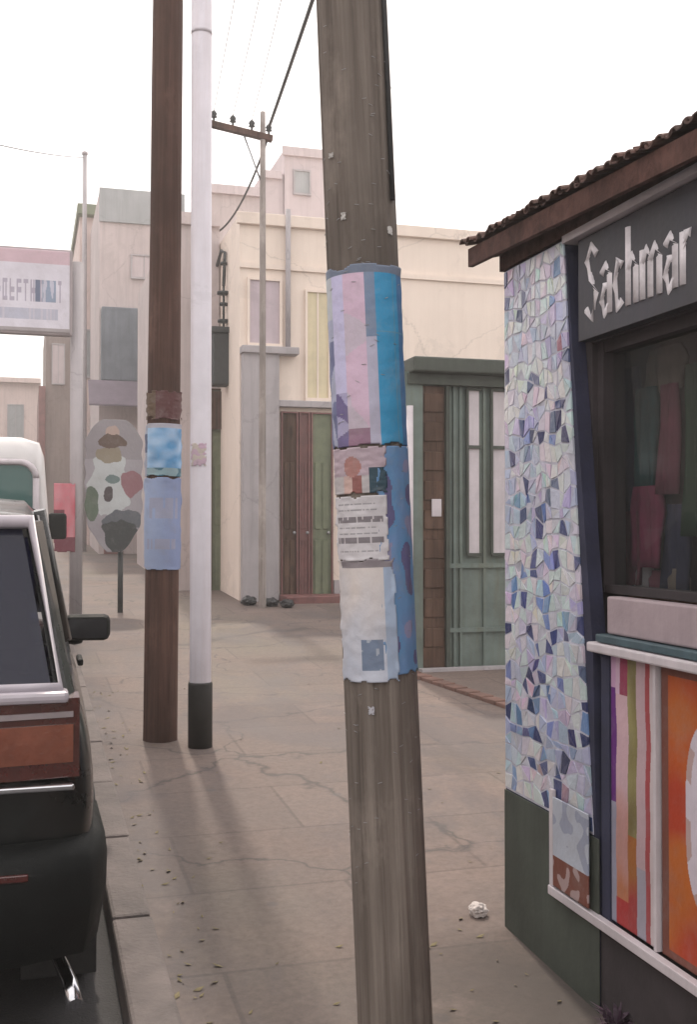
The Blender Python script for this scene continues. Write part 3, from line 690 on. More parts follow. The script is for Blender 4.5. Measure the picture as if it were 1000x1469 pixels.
# roof: clay tiles on a slab, timber eave
ex, ez, ey = 1.63, 2.650, 3.88
rise = .25; fall = .042
def roofz(x, y): return ez + (x - ex) * rise - (ey - y) * fall
def rs(y): return [Vector((ex, y, roofz(ex, y) - .025)), Vector((ex, y, roofz(ex, y))), Vector((4.8, y, roofz(4.8, y))), Vector((4.8, y, roofz(4.8, y) - .025))]
roof = obj('roof', G().loft([rs(YB - .2), rs(ey)], smooth=False), M['soffit'], shop)
rt = random.Random(3)
g = G(); yy = YB - .1
while yy < ey + .02:                                          # rows of barrel tiles, hollow ones between
    for xi in range(0, 8):
        for sgn in (1, -1):
            x0 = ex - .045 + xi * .40 + rt.uniform(-.018, .018) + (.012 if sgn < 0 else 0); x1 = x0 + .44; j = rt.uniform(-.008, .008); dz = rt.uniform(-.006, .006); secs = []
            yc = yy + j + (0 if sgn > 0 else .030)
            for xx, rr_ in ((x0, .023), (x1, .020)):
                lift = .030 if sgn > 0 else .040
                lift += (.016 if xx == x0 else 0) + dz
                ring = [(rr_ * math.cos(a), sgn * rr_ * .75 * math.sin(a)) for a in [math.pi * q_ / 7 for q_ in range(8)]]
                ring += [((rr_ - .007) * math.cos(a), sgn * (rr_ - .007) * .75 * math.sin(a)) for a in [math.pi * (7 - q_) / 7 for q_ in range(8)]]
                secs.append([Vector((xx, yc + a, roofz(xx, yc) + lift + b)) for a, b in ring])
            g.loft(secs, smooth=False)
    yy += .060
obj('roof_tile', g, M['clay'], roof)
g = G().loft([[Vector((FX - .034, y, 2.562)), Vector((FX - .034, y, roofz(FX - .034, y) - .027)), Vector((FX + .018, y, roofz(FX - .034, y) - .027)), Vector((FX + .018, y, 2.562))] for y in (2.0, YP + .04)], smooth=False)
obj('fascia', g, M['eave'], roof)
obj('eave_board', G().loft([[Vector((ex - .022, y, roofz(ex, y) - .048)), Vector((ex - .022, y, roofz(ex, y) + .020)), Vector((ex - .002, y, roofz(ex, y) + .020)), Vector((ex - .002, y, roofz(ex, y) - .048))] for y in (YB - .2, ey - .004)], smooth=False), M['eave'], roof)
# white trim over the sign
obj('trim', G().b2(FX - .045, FX + .018, YB, 3.24, 2.535, 2.560), M['white_trim'], shop)
# sign
sb = obj('sign_board', G().b2(FX - .020, FX + .018, YB + .2, 3.175, 2.205, 2.53), M['dark_sign'], shop)
strokes = {'S': [[(.9, .85), (.5, 1), (.1, .8), (.45, .55), (.85, .32), (.5, .0), (.05, .15)]],
 'a': [[(.15, .55), (.5, .65), (.85, .5), (.85, .0)], [(.85, .35), (.4, .38), (.12, .18), (.4, .0), (.85, .12)]],
 'l': [[(.45, 1.05), (.45, .0)]], 'c': [[(.85, .55), (.45, .65), (.12, .33), (.45, .0), (.85, .1)]],
 'h': [[(.15, 1.0), (.15, .0)], [(.15, .45), (.5, .62), (.8, .45), (.8, .0)]],
 'y': [[(.1, .65), (.45, .1)], [(.85, .65), (.3, -.3)]],
 'm': [[(.08, .62), (.08, .0)], [(.08, .45), (.3, .62), (.48, .45), (.48, .0)], [(.48, .45), (.72, .62), (.92, .45), (.92, .0)]],
 'r': [[(.2, .62), (.2, .0)], [(.2, .4), (.5, .6), (.85, .58)]], 'i': [[(.5, .62), (.5, .0)], [(.5, .82), (.5, .9)]]}
g = G(); yy = 3.125
for ch, w in (('S', .078), ('a', .066), ('c', .06), ('h', .066), ('m', .105), ('a', .066), ('r', .06), ('i', .045)):
    for st in strokes[ch]:
        pts = [Vector((FX - .009, yy - x * w, 2.262 + z * .232)) for x, z in st]
        g.tube(pts, .0185, 10)
    yy -= w + .014
obj('lettering', g, M['letter'], sb)
# window with frame, glass and bars
wf = obj('window', G().b2(FX + .075, FX + .080, YB + .3, 3.13, 1.425, 2.19), M['shop_glass'], shop)
g = G()
g.b2(FX + .04, FX + .115, 3.125, 3.16, 1.40, 2.20)
for yy in (2.42, 1.9, 1.3, .7): g.b2(FX + .045, FX + .11, yy - .018, yy + .018, 1.425, 2.165)
g.b2(FX + .045, FX + .11, YB + .2, 3.125, 2.165, 2.20); g.b2(FX + .045, FX + .11, YB + .2, 3.125, 1.40, 1.425)
obj('frame', g, M['dark'], wf)
# sill: pinkish board with teal moulding
def col_sill(a, b): return lerp((0.36, 0.31, 0.34), (0.42, 0.29, 0.32), max(0, min(1, .5 + 1.2 * nz(a * 40, b * 2, 3))))
g = G().b2(FX - .03, FX + .018, YB + .2, 2.985, 1.285, 1.398, .006); sill = obj('window_sill', g, mat('pinkish_board', (0.40, 0.32, 0.345), .7, .15, 6, .3, 50, streak=.4), shop)
obj('moulding', G().b2(FX - .05, FX + .018, YB + .2, 3.02, 1.258, 1.282, .004), M['teal_trim'], shop)
obj('ledge', G().b2(FX - .06, FX + .018, YB + .2, 3.06, 1.225, 1.255, .006), M['white_trim'], shop)
# pillar: base block plus broken tile mosaic
g = G()
pt = [(YP, 3.24), (YP, 3.03)]
g.loft([[Vector((FX - .030, YP, -.3)), Vector((FX - .030, 3.035, -.3)), Vector((FX + .018, 3.035, -.3)), Vector((FX + .018, YP, -.3))],
        [Vector((FX - .030, YP, 1.22)), Vector((FX - .030, 3.07, 1.22)), Vector((FX + .018, 3.07, 1.22)), Vector((FX + .018, YP, 1.22))],
        [Vector((FX - .030, YP, 2.555)), Vector((FX - .030, 3.245, 2.555)), Vector((FX + .018, 3.245, 2.555)), Vector((FX + .018, YP, 2.555))]], smooth=False)
pil = obj('pillar', g, M['cloth_navy'], shop)
obj('pillar_foot', G().b2(FX - .036, FX - .031, 3.03, YP + .003, -.3, .650, .002), M['green_dark'], pil)
bm = bmesh.new(); lay = bm.loops.layers.float_color.new('Col'); rnd = random.Random(19)
NYc, NZc = 13, 37
def pedge(z): return 3.03 + (.21) * max(0, min(1, (z - .4) / 2.15))
def pnode(i, j):
    r_ = random.Random(i * 1000 + j * 7 + 3)
    z = .66 + (2.55 - .66) * j / NZc + (r_.uniform(-.018, .018) if 0 < j < NZc else 0)
    a = i / NYc + (r_.uniform(-.030, .030) if 0 < i < NYc else 0)
    e = pedge(z) + .008
    return Vector((0, (YP - .006) + (e - YP + .006) * a, z))
pal = [(0.72, 0.74, 0.84), (0.68, 0.70, 0.86), (0.62, 0.66, 0.84), (0.54, 0.60, 0.80), (0.50, 0.54, 0.72), (0.46, 0.50, 0.70), (0.36, 0.43, 0.64)]
drk = [(0.045, 0.06, 0.17), (0.08, 0.10, 0.24), (0.13, 0.15, 0.27)]
blu = [(0.13, 0.22, 0.44), (0.20, 0.32, 0.55), (0.26, 0.36, 0.60)]; pnk = [(0.48, 0.38, 0.40), (0.42, 0.33, 0.36), (0.33, 0.13, 0.18)]
for i in range(NYc):
    for j in range(NZc):
        q = [pnode(i, j), pnode(i + 1, j), pnode(i + 1, j + 1), pnode(i, j + 1)]
        c = sum(q, Vector()) / 4; zz = (c.z - .66) / 1.9
        v = nz(c.y * 5, c.z * 5, 5) + rnd.uniform(-.16, .16)
        pd = .07 + .05 * (1 - zz); pb_ = .05 + .16 * max(0, .55 - zz); pp = .008 + .05 * max(0, .6 - zz)
        x = rnd.random()
        base_c = rnd.choice(drk) if x < pd else rnd.choice(blu) if x < pd + pb_ else rnd.choice(pnk) if x < pd + pb_ + pp else pal[int(max(0, min(6, 1.9 - v * 6)))]
        base_c = tuple(min(.75, t * rnd.uniform(.85, 1.12)) for t in base_c)
        q = [c + (p_ - c) * (1 - .0035 / .032) for p_ in q]
        if rnd.random() < .62:                                # a tile broken in two shards
            parts = [[q[0], q[1], q[2]], [q[0], q[2], q[3]]] if rnd.random() < .5 else [[q[0], q[1], q[3]], [q[1], q[2], q[3]]]
        else: parts = [q]
        for pi_, poly_ in enumerate(parts):
            cc = sum(poly_, Vector()) / len(poly_)
            poly_ = [cc + (p_ - cc) * .93 for p_ in poly_] if len(parts) > 1 else poly_
            cl = base_c if pi_ == 0 else tuple(min(.8, t * rnd.uniform(.86, 1.1)) for t in base_c)
            if rnd.random() < .012: continue
            h = .0045 + rnd.uniform(0, .002); tl_ = [rnd.uniform(-.0022, .0022) for _ in poly_]
            top = [bm.verts.new((FX - .030 - h + tl_[k_], p_.y, p_.z)) for k_, p_ in enumerate(poly_)]
            bot = [bm.verts.new((FX - .029, p_.y, p_.z)) for p_ in poly_]
            fs = [bm.faces.new(top)]
            for k_ in range(len(top)): fs.append(bm.faces.new((top[k_], bot[k_], bot[(k_ + 1) % len(top)], top[(k_ + 1) % len(top)])))
            for f_ in fs:
                for l in f_.loops: l[lay] = (*cl, 1)
gg = G(); gg.bm.free(); gg.bm = bm
obj('mosaic', gg, M['tile'], pil)
g = G().b2(FX - .0325, FX - .0305, 3.12, YP - .004, .655, 1.5)
g.loft([[Vector((FX - .0335, YP - .003, .655)), Vector((FX - .0335, pedge(.655) + .005, .655)), Vector((FX - .0305, pedge(.655) + .005, .655)), Vector((FX - .0305, YP - .003, .655))],
        [Vector((FX - .0335, YP - .003, 2.55)), Vector((FX - .0335, pedge(2.55) + .005, 2.55)), Vector((FX - .0305, pedge(2.55) + .005, 2.55)), Vector((FX - .0305, YP - .003, 2.55))]], smooth=False) if False else None
g.bm.clear()
g.loft([[Vector((FX - .0335, YP - .003, .655)), Vector((FX - .0335, pedge(.655) + .012, .655)), Vector((FX - .0305, pedge(.655) + .012, .655)), Vector((FX - .0305, YP - .003, .655))],
        [Vector((FX - .0335, YP - .003, 2.55)), Vector((FX - .0335, pedge(2.55) + .012, 2.55)), Vector((FX - .0305, pedge(2.55) + .012, 2.55)), Vector((FX - .0305, YP - .003, 2.55))]], smooth=False)
obj('grout', g, M['grout'], pil)
# painted panels under the ledge with white frames
def panel(y0, y1, z0, z1, col, label, xo=.016, nu=60, nv=140):
    s = sheet('painted_panel', nu, nv, lambda a, b: Vector((FX - xo, y0 + (y1 - y0) * a, z0 + (z1 - z0) * b)), col, M['board'], shop, None, .006, True, label)
    return s
def col_p1(a, b):                                            # a goes left to right as seen from the pavement
    v = nz(a * 4, b * 6, 31); a = a + .03 * nz(b * 5, 2, 6)
    if a < .12: return (0.15, 0.03, 0.22) if .45 < b < .88 else (0.34, 0.34, 0.44) if b < .45 else (0.60, 0.36, 0.56)
    if a < .40:
        if b > .86: return (0.34, 0.05, 0.11) if a > .22 else (0.66, 0.46, 0.60)
        if b < .10: return (0.45, 0.04, 0.04)
        return lerp((0.52, 0.20, 0.10), (0.66, 0.45, 0.50), max(0, min(1, (b - .12) * 2.2 + v * .5)))
    if a < .60: return (lerp((0.20, 0.16, 0.06), (0.34, 0.31, 0.13), max(0, min(1, .5 + v)))) if b > .35 else lerp((0.40, 0.05, 0.05), (0.42, 0.16, 0.04), max(0, min(1, b * 3 + v)))
    if a < .80: return (0.58, 0.42, 0.46) if b > .25 else (0.42, 0.40, 0.48)
    if a < .90: return (0.42, 0.08, 0.09)
    return (0.66, 0.58, 0.60)
panel(2.975, 2.735, .425, 1.222, col_p1, 'painted panel with pink, olive and orange upright stripes', nu=130, nv=240)
def col_p2(a, b):
    dx = (a - .50) / .33; dz = (b - .52) / .36
    n_ = abs(dx) ** 3 + abs(dz) ** 3
    if n_ < 1: return (0.66, 0.60, 0.68) if n_ < .72 or nz(a * 5, b * 8, 3) > 0 else (0.50, 0.36, 0.35)
    if min(a * .6, (1 - a) * .6, b, 1 - b) < .03: return (0.20, 0.07, 0.05)
    v = nz(a * 4, b * 5, 40)
    return lerp((0.47, 0.055, 0.02), (0.52, 0.14, 0.025), max(0, min(1, .6 + v * 2))) 
panel(2.70, 2.02, .425, 1.222, col_p2, 'orange painted panel with a rounded white middle', nu=240, nv=280)
panel(1.96, 1.30, .425, 1.222, lambda a, b: (0.10, 0.15, 0.20), nu=8, nv=8, label='plain dark blue panel')
def col_p0(a, b):
    v = nz(a * 4, b * 6, 50)
    if b < .35: return (0.20, 0.065, 0.045) if v > -.1 else (0.45, 0.33, 0.33)
    return (0.52, 0.57, 0.66) if v > -.15 else (0.36, 0.40, 0.52)
panel(3.30, 3.065, .43, .72, col_p0, 'small pale and rust panel at the foot of the pillar', xo=.048, nu=90, nv=110)
g = G()
g.b2(FX - .056, FX - .030, YB + .2, 3.335, .392, .422, .003)
g.b2(FX - .052, FX - .040, 3.305, 3.330, .424, .74)
for yy in (2.718, 1.99): g.b2(FX - .034, FX + .010, yy - .007, yy + .007, .424, 1.222)
obj('frame', g, M['white_trim'], shop)
obj('plinth', G().b2(FX - .028, FX + .018, YB, 3.03, -.3, .388), M['dark'], shop)
g = G().b2(FX - .026, FX + .018, 2.98, 3.028, .39, 1.222); obj('post', g, M['cloth_navy'], shop)
# things in the shop window
def garment(name, y, z1, w, h, x, m, label, cat='garment', group='cloths hanging in the shop window'):
    g = G(); n = 18; secs = []
    for k in range(7):
        t = k / 6; z = z1 - h * t; ww = w * (.80 + .22 * math.sin(min(1, t * 3) * 1.57) - .10 * t + .05 * math.sin(t * 9 + y * 20)); ring = []
        for s_ in (1, -1):
            rng = range(n + 1) if s_ == 1 else range(n, -1, -1)
            for i in rng:
                a = i / n - .5; ring.append(Vector((x + .012 * math.sin(a * 15 + y * 9 + t * 2) * (0.3 + t) + .006 * math.sin(a * 37 + t * 5) + s_ * .006, y + a * ww, z)))
        secs.append(ring)
    g.loft(secs); o = obj(name, g, m); return tag(o, label, cat, group)
for a_ in [('hanging_garment', 3.25, 2.14, .13, .50, 1.93, M['cloth_navy'], 'dark navy cloth hanging next to the speckled pillar'),
           ('hanging_garment', 3.13, 2.06, .12, .32, 1.92, M['cloth_teal'], 'small dark teal cloth hanging in the shop window'),
           ('hanging_garment', 3.10, 1.74, .17, .26, 1.90, M['cloth_pink'], 'crimson cloth low in the middle of the shop window'),
           ('hanging_garment', 2.97, 2.05, .09, .34, 1.90, M['cloth_maroon'], 'maroon cloth hanging between the teal and green cloths'),
           ('hanging_garment', 2.86, 2.10, .11, .52, 1.92, M['cloth_green'], 'dark green cloth hanging at the right edge of the window'),
           ('hanging_garment', 3.20, 1.66, .13, .24, 1.91, M['cloth_maroon'], 'short maroon cloth low beside the pillar, left of the crimson one'),
           ('hanging_garment', 2.98, 1.68, .12, .27, 1.93, M['cloth_navy'], 'short navy cloth low under the maroon one, right of the crimson one'),
           ('hanging_garment', 3.05, 2.18, .20, .14, 1.94, M['cloth_beige'], 'short beige cloth under the top of the window frame')]: garment(*a_)
obj('display_back', G().b2(2.06, 2.09, YB + .3, 3.555, 1.40, 2.55), M['display'], shop)
for (y_, h_, m_, lb) in ((3.18, .10, 'white_trim', 'small pale jar on the sill by the speckled pillar'), (3.09, .07, 'cloth_maroon', 'small reddish jar on the window shelf beside the pale one'), (2.98, .08, 'cloth_beige', 'small beige jar at the right end of the row on the shelf')):
    j = obj('jar', G().lathe([(.02, 0), (.034, .006), (.036, h_ * .6), (.026, h_ * .8), (.024, h_), (.02, h_)], (FX + .22, y_, 1.40), 'Z', 18), M[m_]); tag(j, lb, 'jar', 'jars on the shelf in the shop window')
obj('shelf', G().b2(FX + .142, FX + .36, YB + .3, 3.15, 1.375, 1.398), M['brown_door'], shop)
obj('rail', G().tube([(1.90, YB + .3, 2.20), (1.90, 3.5, 2.20)], .012, 8), M['steel'], shop)

# weeds and rubbish at the foot of the shop
def weed(loc, m, label, n=26, h=.13, seed=0):
    rnd = random.Random(seed); g = G()
    for _ in range(n):
        a = rnd.uniform(0, 6.28); L = h * rnd.uniform(.5, 1.2); out = rnd.uniform(.2, .9); w = rnd.uniform(.003, .008)
        d = Vector((math.cos(a), math.sin(a), 0)); s_ = Vector((-d.y, d.x, 0)); b0 = Vector(loc) + d * rnd.uniform(0, .03)
        p1 = b0 + d * L * out * .4 + Vector((0, 0, L * .6)); p2 = b0 + d * L * out + Vector((0, 0, L * (1 - out * .4)))
        vs_ = [g.bm.verts.new(t) for t in (b0, p1 - s_ * w, p2, p1 + s_ * w)]; g.bm.faces.new(vs_)
    return tag(obj('weed', g, m), label, 'weed', 'weeds at the foot of the shop')
weed((1.655, 2.88, gz(2.88)), M['leaf_dark'], 'dark purplish weed under the striped panel', 60, .10, 1)
weed((1.65, 2.74, gz(2.74)), M['leaf'], 'olive green weed under the orange panel', 60, .09, 2)
weed((1.64, 2.52, gz(2.52) + .0), M['leaf'], 'weed at the right edge below the orange panel', 40, .09, 4)
def blob(name, c, r, m, label, cat, seed, sq=(1, 1, .7), grp=None):
    g = G(); bmesh.ops.create_icosphere(g.bm, subdivisions=4, radius=1)
    for v in g.bm.verts:
        d = v.co.normalized(); k = 1 + .35 * nz(d.x * 2.2, d.y * 2.2, d.z * 2.2 + seed) + .18 * abs(nz(d.x * 6, d.y * 6, d.z * 6 + seed))
        v.co = Vector((d.x * k * r * sq[0], d.y * k * r * sq[1], d.z * k * r * sq[2])) + Vector(c)
    for f in g.bm.faces: f.smooth = name != 'crumpled_paper'
    return tag(obj(name, g, m), label, cat, grp)
blob('crumpled_paper', (1.63, 3.84, gz(3.84) + .022), .034, M['white_paper'], 'crumpled pale paper on the pavement by the speckled pillar', 'litter', 4)
rnd = random.Random(5)
g = G()
for _ in range(150):
    if rnd.random() < .6: x, y = .44 + abs(rnd.gauss(0, .12)), rnd.uniform(3.2, 9)
    elif rnd.random() < .5: x, y = rnd.uniform(1.25, 1.66), rnd.uniform(2.3, 3.9)
    else: x, y = rnd.uniform(.6, 2.6), rnd.uniform(3, 9)
    c = Vector((x, y, gz(y) + .004)); a = rnd.uniform(0, 6.28); L = rnd.uniform(.006, .022); d = Vector((math.cos(a), math.sin(a), .1)); s_ = Vector((-d.y, d.x, .15)) * .45
    vs_ = [g.bm.verts.new(t) for t in (c - d * L, c - s_ * L, c + d * L + Vector((0, 0, .004)), c + s_ * L)]; g.bm.faces.new(vs_)
lv = obj('fallen_leaves', g, mat('dry_leaf', (.17, .14, .075), .9, .5, 30, 0)); lv['kind'] = 'stuff'; tag(lv, 'scattered dry leaves and scraps over the pavement', 'leaves')

# ------------------------------------------------------------------ green gate wall beyond the shop
GY = 9.1
gate = thing('gate_wall', 'tall grey green wall and gate with a brown door beyond the shop', 'gate', (at(660, 955, GY).x, GY, gz(GY)))
X = lambda u, Y: at(u, 760, Y).x
Z = lambda v, Y: at(640, v, Y).z
zb = gz(GY) - .05
g = G().b2(X(576, GY), X(607, GY), GY, GY + .2, zb, Z(535, GY)); g.b2(X(645, GY), 9.0, GY + .06, GY + .2, zb, Z(540, GY)); obj('wall', g, M['green'], gate)
g = G().b2(X(590, GY) - .02, 9.0, GY - .14, GY + .25, Z(537, GY), Z(516, GY), .015)
g.b2(X(588, GY) - .02, 9.0, GY - .04, GY + .25, Z(553, GY), Z(538, GY)); obj('lintel', g, M['green_dark'], gate)
dr = obj('door', G().b2(X(608, GY), X(640, GY), GY + .03, GY + .09, zb, Z(554, GY)), M['brown_door'], gate, label='narrow brown timber door')
g = G()
for k in range(9): z = zb + .25 + k * .26; g.b2(X(610, GY), X(638, GY), GY + .018, GY + .029, z, z + .17, .008)
obj('door_panel', g, M['brown_door'], dr)
obj('lock_plate', G().b2(X(620, GY), X(634, GY), GY + .002, GY + .017, Z(741, GY), Z(716, GY), .004), M['white_trim'], dr)
obj('door_frame', G().b2(X(640, GY) + .002, X(645, GY), GY - .01, GY + .1, zb, Z(554, GY)), M['green_dark'], gate)
g = G()
for u0, u1 in ((674, 690), (709, 727)):
    x0, x1 = X(u0, GY), X(u1, GY)
    w_ = obj('window', G().b2(x0, x1, GY + .035, GY + .055, Z(796, GY), Z(556, GY)), M['white_trim'], gate, label='tall narrow pale pane')
    g = G()
    for v_ in (556, 640, 796): g.b2(x0 - .012, x1 + .012, GY + .012, GY + .034, Z(v_, GY) - .014, Z(v_, GY) + .014)
    g.b2(x0 - .022, x0, GY + .01, GY + .034, Z(796, GY), Z(556, GY)); obj('frame', g, M['green_dark'], w_)
g = G()
for u_ in (655, 664, 698, 738, 752): g.b2(X(u_, GY) - .012, X(u_, GY) + .012, GY + .035, GY + .059, zb, Z(553, GY))
for v_ in (812, 905): g.b2(X(647, GY), 6, GY + .03, GY + .0585, Z(v_, GY) - .02, Z(v_, GY) + .02)
obj('rib', g, M['green'], gate)
obj('threshold', G().b2(X(600, GY), 9.0, GY - .10, GY - .005, zb, Z(957, GY)), M['pale_grey'], gate)
obj('downpipe', G().tube([(X(585, GY), GY - .06, zb + .4), (X(585, GY), GY - .06, Z(585, GY))], .030, 12), M['white_trim'], gate)
# red brown edging between pavement and forecourt
g = G()
a_ = Vector((3.15, 9.02)); b_ = Vector((3.56, 6.4)); n = 14
for k in range(n):
    c = a_ + (b_ - a_) * ((k + .5) / n); L = (b_ - a_).length / n
    g.box((c.x, c.y, gz(c.y) + .0), (.12, L - .012, .06), math.atan2(b_.y - a_.y, b_.x - a_.x) - math.pi / 2, .008)
ed = struct('brick_edging', g, mat('red_brick', (.175, .098, .078), .95, .4, 5, .5, 40))

# ------------------------------------------------------------------ buildings facing down the street
CY = 15.2
def Xc(u): return X(u, CY)
def Zc(v): return Z(v, CY)
cb = thing('cream_building', 'cream two storey building with dark doors closing the view behind the grey pole', 'building', (Xc(500), CY, gz(CY)))
zb = gz(CY) - .1
obj('wall', G().b2(Xc(343), 16, CY, CY + 9, zb, Zc(331)), M['cream'], cb)
g = G().b2(Xc(343) - .05, 16, CY - .07, CY - .003, Zc(345), Zc(329), .01); g.b2(Xc(343), 16, CY - .04, CY - .003, Zc(404), Zc(397)); obj('cornice', g, M['cream'], cb)
obj('pilaster', G().b2(Xc(345), Xc(397), CY - .16, CY - .003, zb, Zc(516), .012), M['pale_grey'], cb)
g = G().b2(Xc(343), Xc(424), CY - .22, CY - .003, Zc(522) + .003, Zc(512), .01); g.b2(Xc(397), Xc(600), CY - .12, CY - .003, Zc(592), Zc(583), .01); obj('ledge', g, M['pale_grey'], cb)
def window(u0, u1, v0, v1, m, Y, par, label=None, frame='pale_grey', bars=2, proud=.02):
    x0, x1, z0, z1 = X(u0, Y), X(u1, Y), Z(v1, Y), Z(v0, Y)
    w_ = obj('window', G().b2(x0, x1, Y - proud, Y - .002, z0, z1), m, par, label=label)
    g = G(); t = .035
    g.b2(x0 - t, x0, Y - proud - .03, Y - .002, z0, z1); g.b2(x1, x1 + t, Y - proud - .03, Y - .002, z0, z1)
    g.b2(x0 - t, x1 + t, Y - proud - .03, Y - .002, z1, z1 + t); g.b2(x0 - t, x1 + t, Y - proud - .05, Y - .002, z0 - t * 1.4, z0)
    for k in range(1, bars): xx = x0 + (x1 - x0) * k / bars; g.b2(xx - .012, xx + .012, Y - proud - .012, Y - proud - .002, z0, z1)
    for k in range(1, 3 if bars > 2 else 1): zz = z0 + (z1 - z0) * k / 3; g.b2(x0, x1, Y - proud - .010, Y - proud - .002, zz - .012, zz + .012)
    obj('frame', g, M[frame], w_); return w_
window(357, 400, 420, 506, M['lilac_light'], CY, cb, 'closed pale lilac shutter', 'cream')
window(440, 470, 432, 578, M['yellow'], CY, cb, 'closed pale yellow shutter', 'cream')
obj('downpipe', G().tube([(Xc(411), CY - .08, Zc(516)), (Xc(411), CY - .08, Zc(322))], .038, 10), M['pale_grey'], cb)
def door(u0, u1, v0, m, Y, par, label, fm='maroon', dep=.03):
    x0, x1, z1 = X(u0, Y), X(u1, Y), Z(v0, Y); zb_ = gz(Y) - .05
    d_ = obj('door', G().b2(x0, x1, Y - dep, Y - .002, zb_, z1), m, par, label=label)
    g = G(); w = x1 - x0
    for zz0, zz1 in ((.12, .9), (1.05, 2.0)):
        g.b2(x0 + w * .12, x0 + w * .46, Y - dep - .014, Y - dep - .002, zb_ + zz0, zb_ + zz1, .008); g.b2(x0 + w * .54, x0 + w * .88, Y - dep - .014, Y - dep - .002, zb_ + zz0, zb_ + zz1, .008)
    obj('door_panel', g, m, d_)
    obj('door_handle', G().lathe([(.008, 0), (.008, -.03), (.022, -.035), (.022, -.055), (.01, -.06)], (x0 + w * .82, Y - dep, zb_ + 1.0), 'Y', 12), M['steel'], d_)
    g = G(); t = .022
    g.b2(x0 - t, x0, Y - dep - .04, Y - .002, zb_, z1); g.b2(x1, x1 + t, Y - dep - .04, Y - .002, zb_, z1); g.b2(x0 - t, x1 + t, Y - dep - .04, Y - .002, z1, z1 + t)
    obj('door_frame', g, M[fm], d_); return d_
door(404, 424, 600, M['brown_door'], CY, cb, 'narrow dark brown door')
door(430, 441, 600, M['maroon'], CY, cb, 'narrow maroon door leaf')
door(447, 474, 600, M['olive'], CY, cb, 'olive green door')
door(520, 560, 600, M['olive'], CY, cb, 'wide olive door behind the grey pole')
obj('plinth', G().b2(Xc(478), 16, CY - .05, CY - .003, zb, Zc(830)), M['pale_grey'], cb)
# dark brown wall foot with step in front of the doors
obj('step', G().b2(Xc(398), Xc(520), CY - .55, CY - .06, zb - .2, gz(CY) + .08, .015), M['maroon'], cb)
for k, (u_, yy, lb, r_) in enumerate(((357, 14.6, 'black rubbish bag by the pale pilaster', .10), (390, 14.4, 'black rubbish bag between the pilaster and the brown door', .09), (412, 14.2, 'low dark sack on the step before the brown door', .09))):
    blob('rubbish_bag', (X(u_, yy), yy, gz(yy) + .055), r_, M['bag'], lb, 'rubbish bag', 10 + k, (1, .9, .65), 'rubbish bags along the cream building')

# lilac taller building behind
LY = 25.0
lb_ = thing('lilac_building', 'tall lilac grey building with stepped roof behind the cream one', 'building', (X(400, LY), LY, gz(LY)))
g = G().b2(X(408, LY), X(535, LY), LY, LY + 8, .5, Z(236, LY)); obj('tower', g, M['lilac'], lb_)
g = G().b2(X(378, LY), X(408, LY) - .01, LY + .1, LY + 8, .5, Z(270, LY)); obj('wing', g, M['lilac'], lb_)
g = G().b2(X(294, LY), X(378, LY) - .01, LY + .2, LY + 8, .5, Z(293, LY)); obj('wall', g, M['lilac2'], lb_)
g = G().b2(X(404, LY), X(538, LY), LY - .08, LY - .003, Z(246, LY), Z(234, LY)); g.b2(X(374, LY), X(404, LY), LY, LY + .097, Z(278, LY), Z(268, LY)); g.b2(X(290, LY), X(374, LY), LY + .1, LY + .197, Z(303, LY), Z(291, LY)); obj('cornice', g, M['lilac'], lb_)
window(422, 443, 266, 296, M['bluegrey'], LY, lb_, bars=1)

# doorway house left of the cream building
DY = 16.8
dh = thing('doorway_house', 'narrow pinkish grey house with a dark doorway beside the white pole', 'building', (X(310, DY), DY, gz(DY)))
g = G().b2(X(250, DY), X(343, CY) - .02, DY, DY + 6, gz(DY) - .1, Z(338, DY)); obj('wall', g, M['lilac2'], dh)
door(303, 340, 572, M['olive'], DY, dh, 'grey olive door under a brown head', 'brown_door', .02)
obj('door_head', G().b2(X(301, DY), X(342, DY), DY - .10, DY - .062, Z(625, DY), Z(574, DY)), M['brown_door'], dh)
g = G().b2(X(250, DY) - .04, X(343, CY) - .02, DY - .08, DY - .003, Z(352, DY), Z(336, DY)); obj('cornice', g, M['lilac2'], dh)
# black hanging box lantern on its bracket
ly = 16.2
q = Vector((X(320, ly), ly, Z(530, ly)))
ln = thing('hanging_lantern', 'square black lantern hanging over the dark doorway', 'lantern', (q.x, ly, Z(570, ly)))
x0, x1 = X(303, ly), X(339, ly)
g = G().b2(x0, x1, ly - .14, ly + .14, Z(566, ly), Z(496, ly), .03); g.b2(x0 - .03, x1 + .03, ly - .18, ly + .18, Z(496, ly) + .002, Z(488, ly), .01); obj('body', g, M['lantern'], ln)
obj('glass_pane', G().b2(x1 - .10, x1 - .03, ly - .147, ly - .141, Z(560, ly), Z(538, ly)), M['pale_grey'], ln)
g = G().tube([(q.x, ly, Z(488, ly)), (q.x, ly, Z(430, ly))], .018, 8)
for v_, rr_ in ((478, .09), (455, .06), (440, .10), (400, .05)): g.lathe([(.015, -.03), (rr_, -.02), (rr_, .02), (.015, .03)], (q.x, ly, Z(v_, ly)), 'Z', 16)
g.tube([(q.x, ly, Z(430, ly)), (q.x + .02, ly, Z(385, ly)), (q.x, ly + .2, Z(378, ly)), (q.x, DY, Z(390, ly))], .025, 8); obj('bracket', g, M['lantern'], ln)

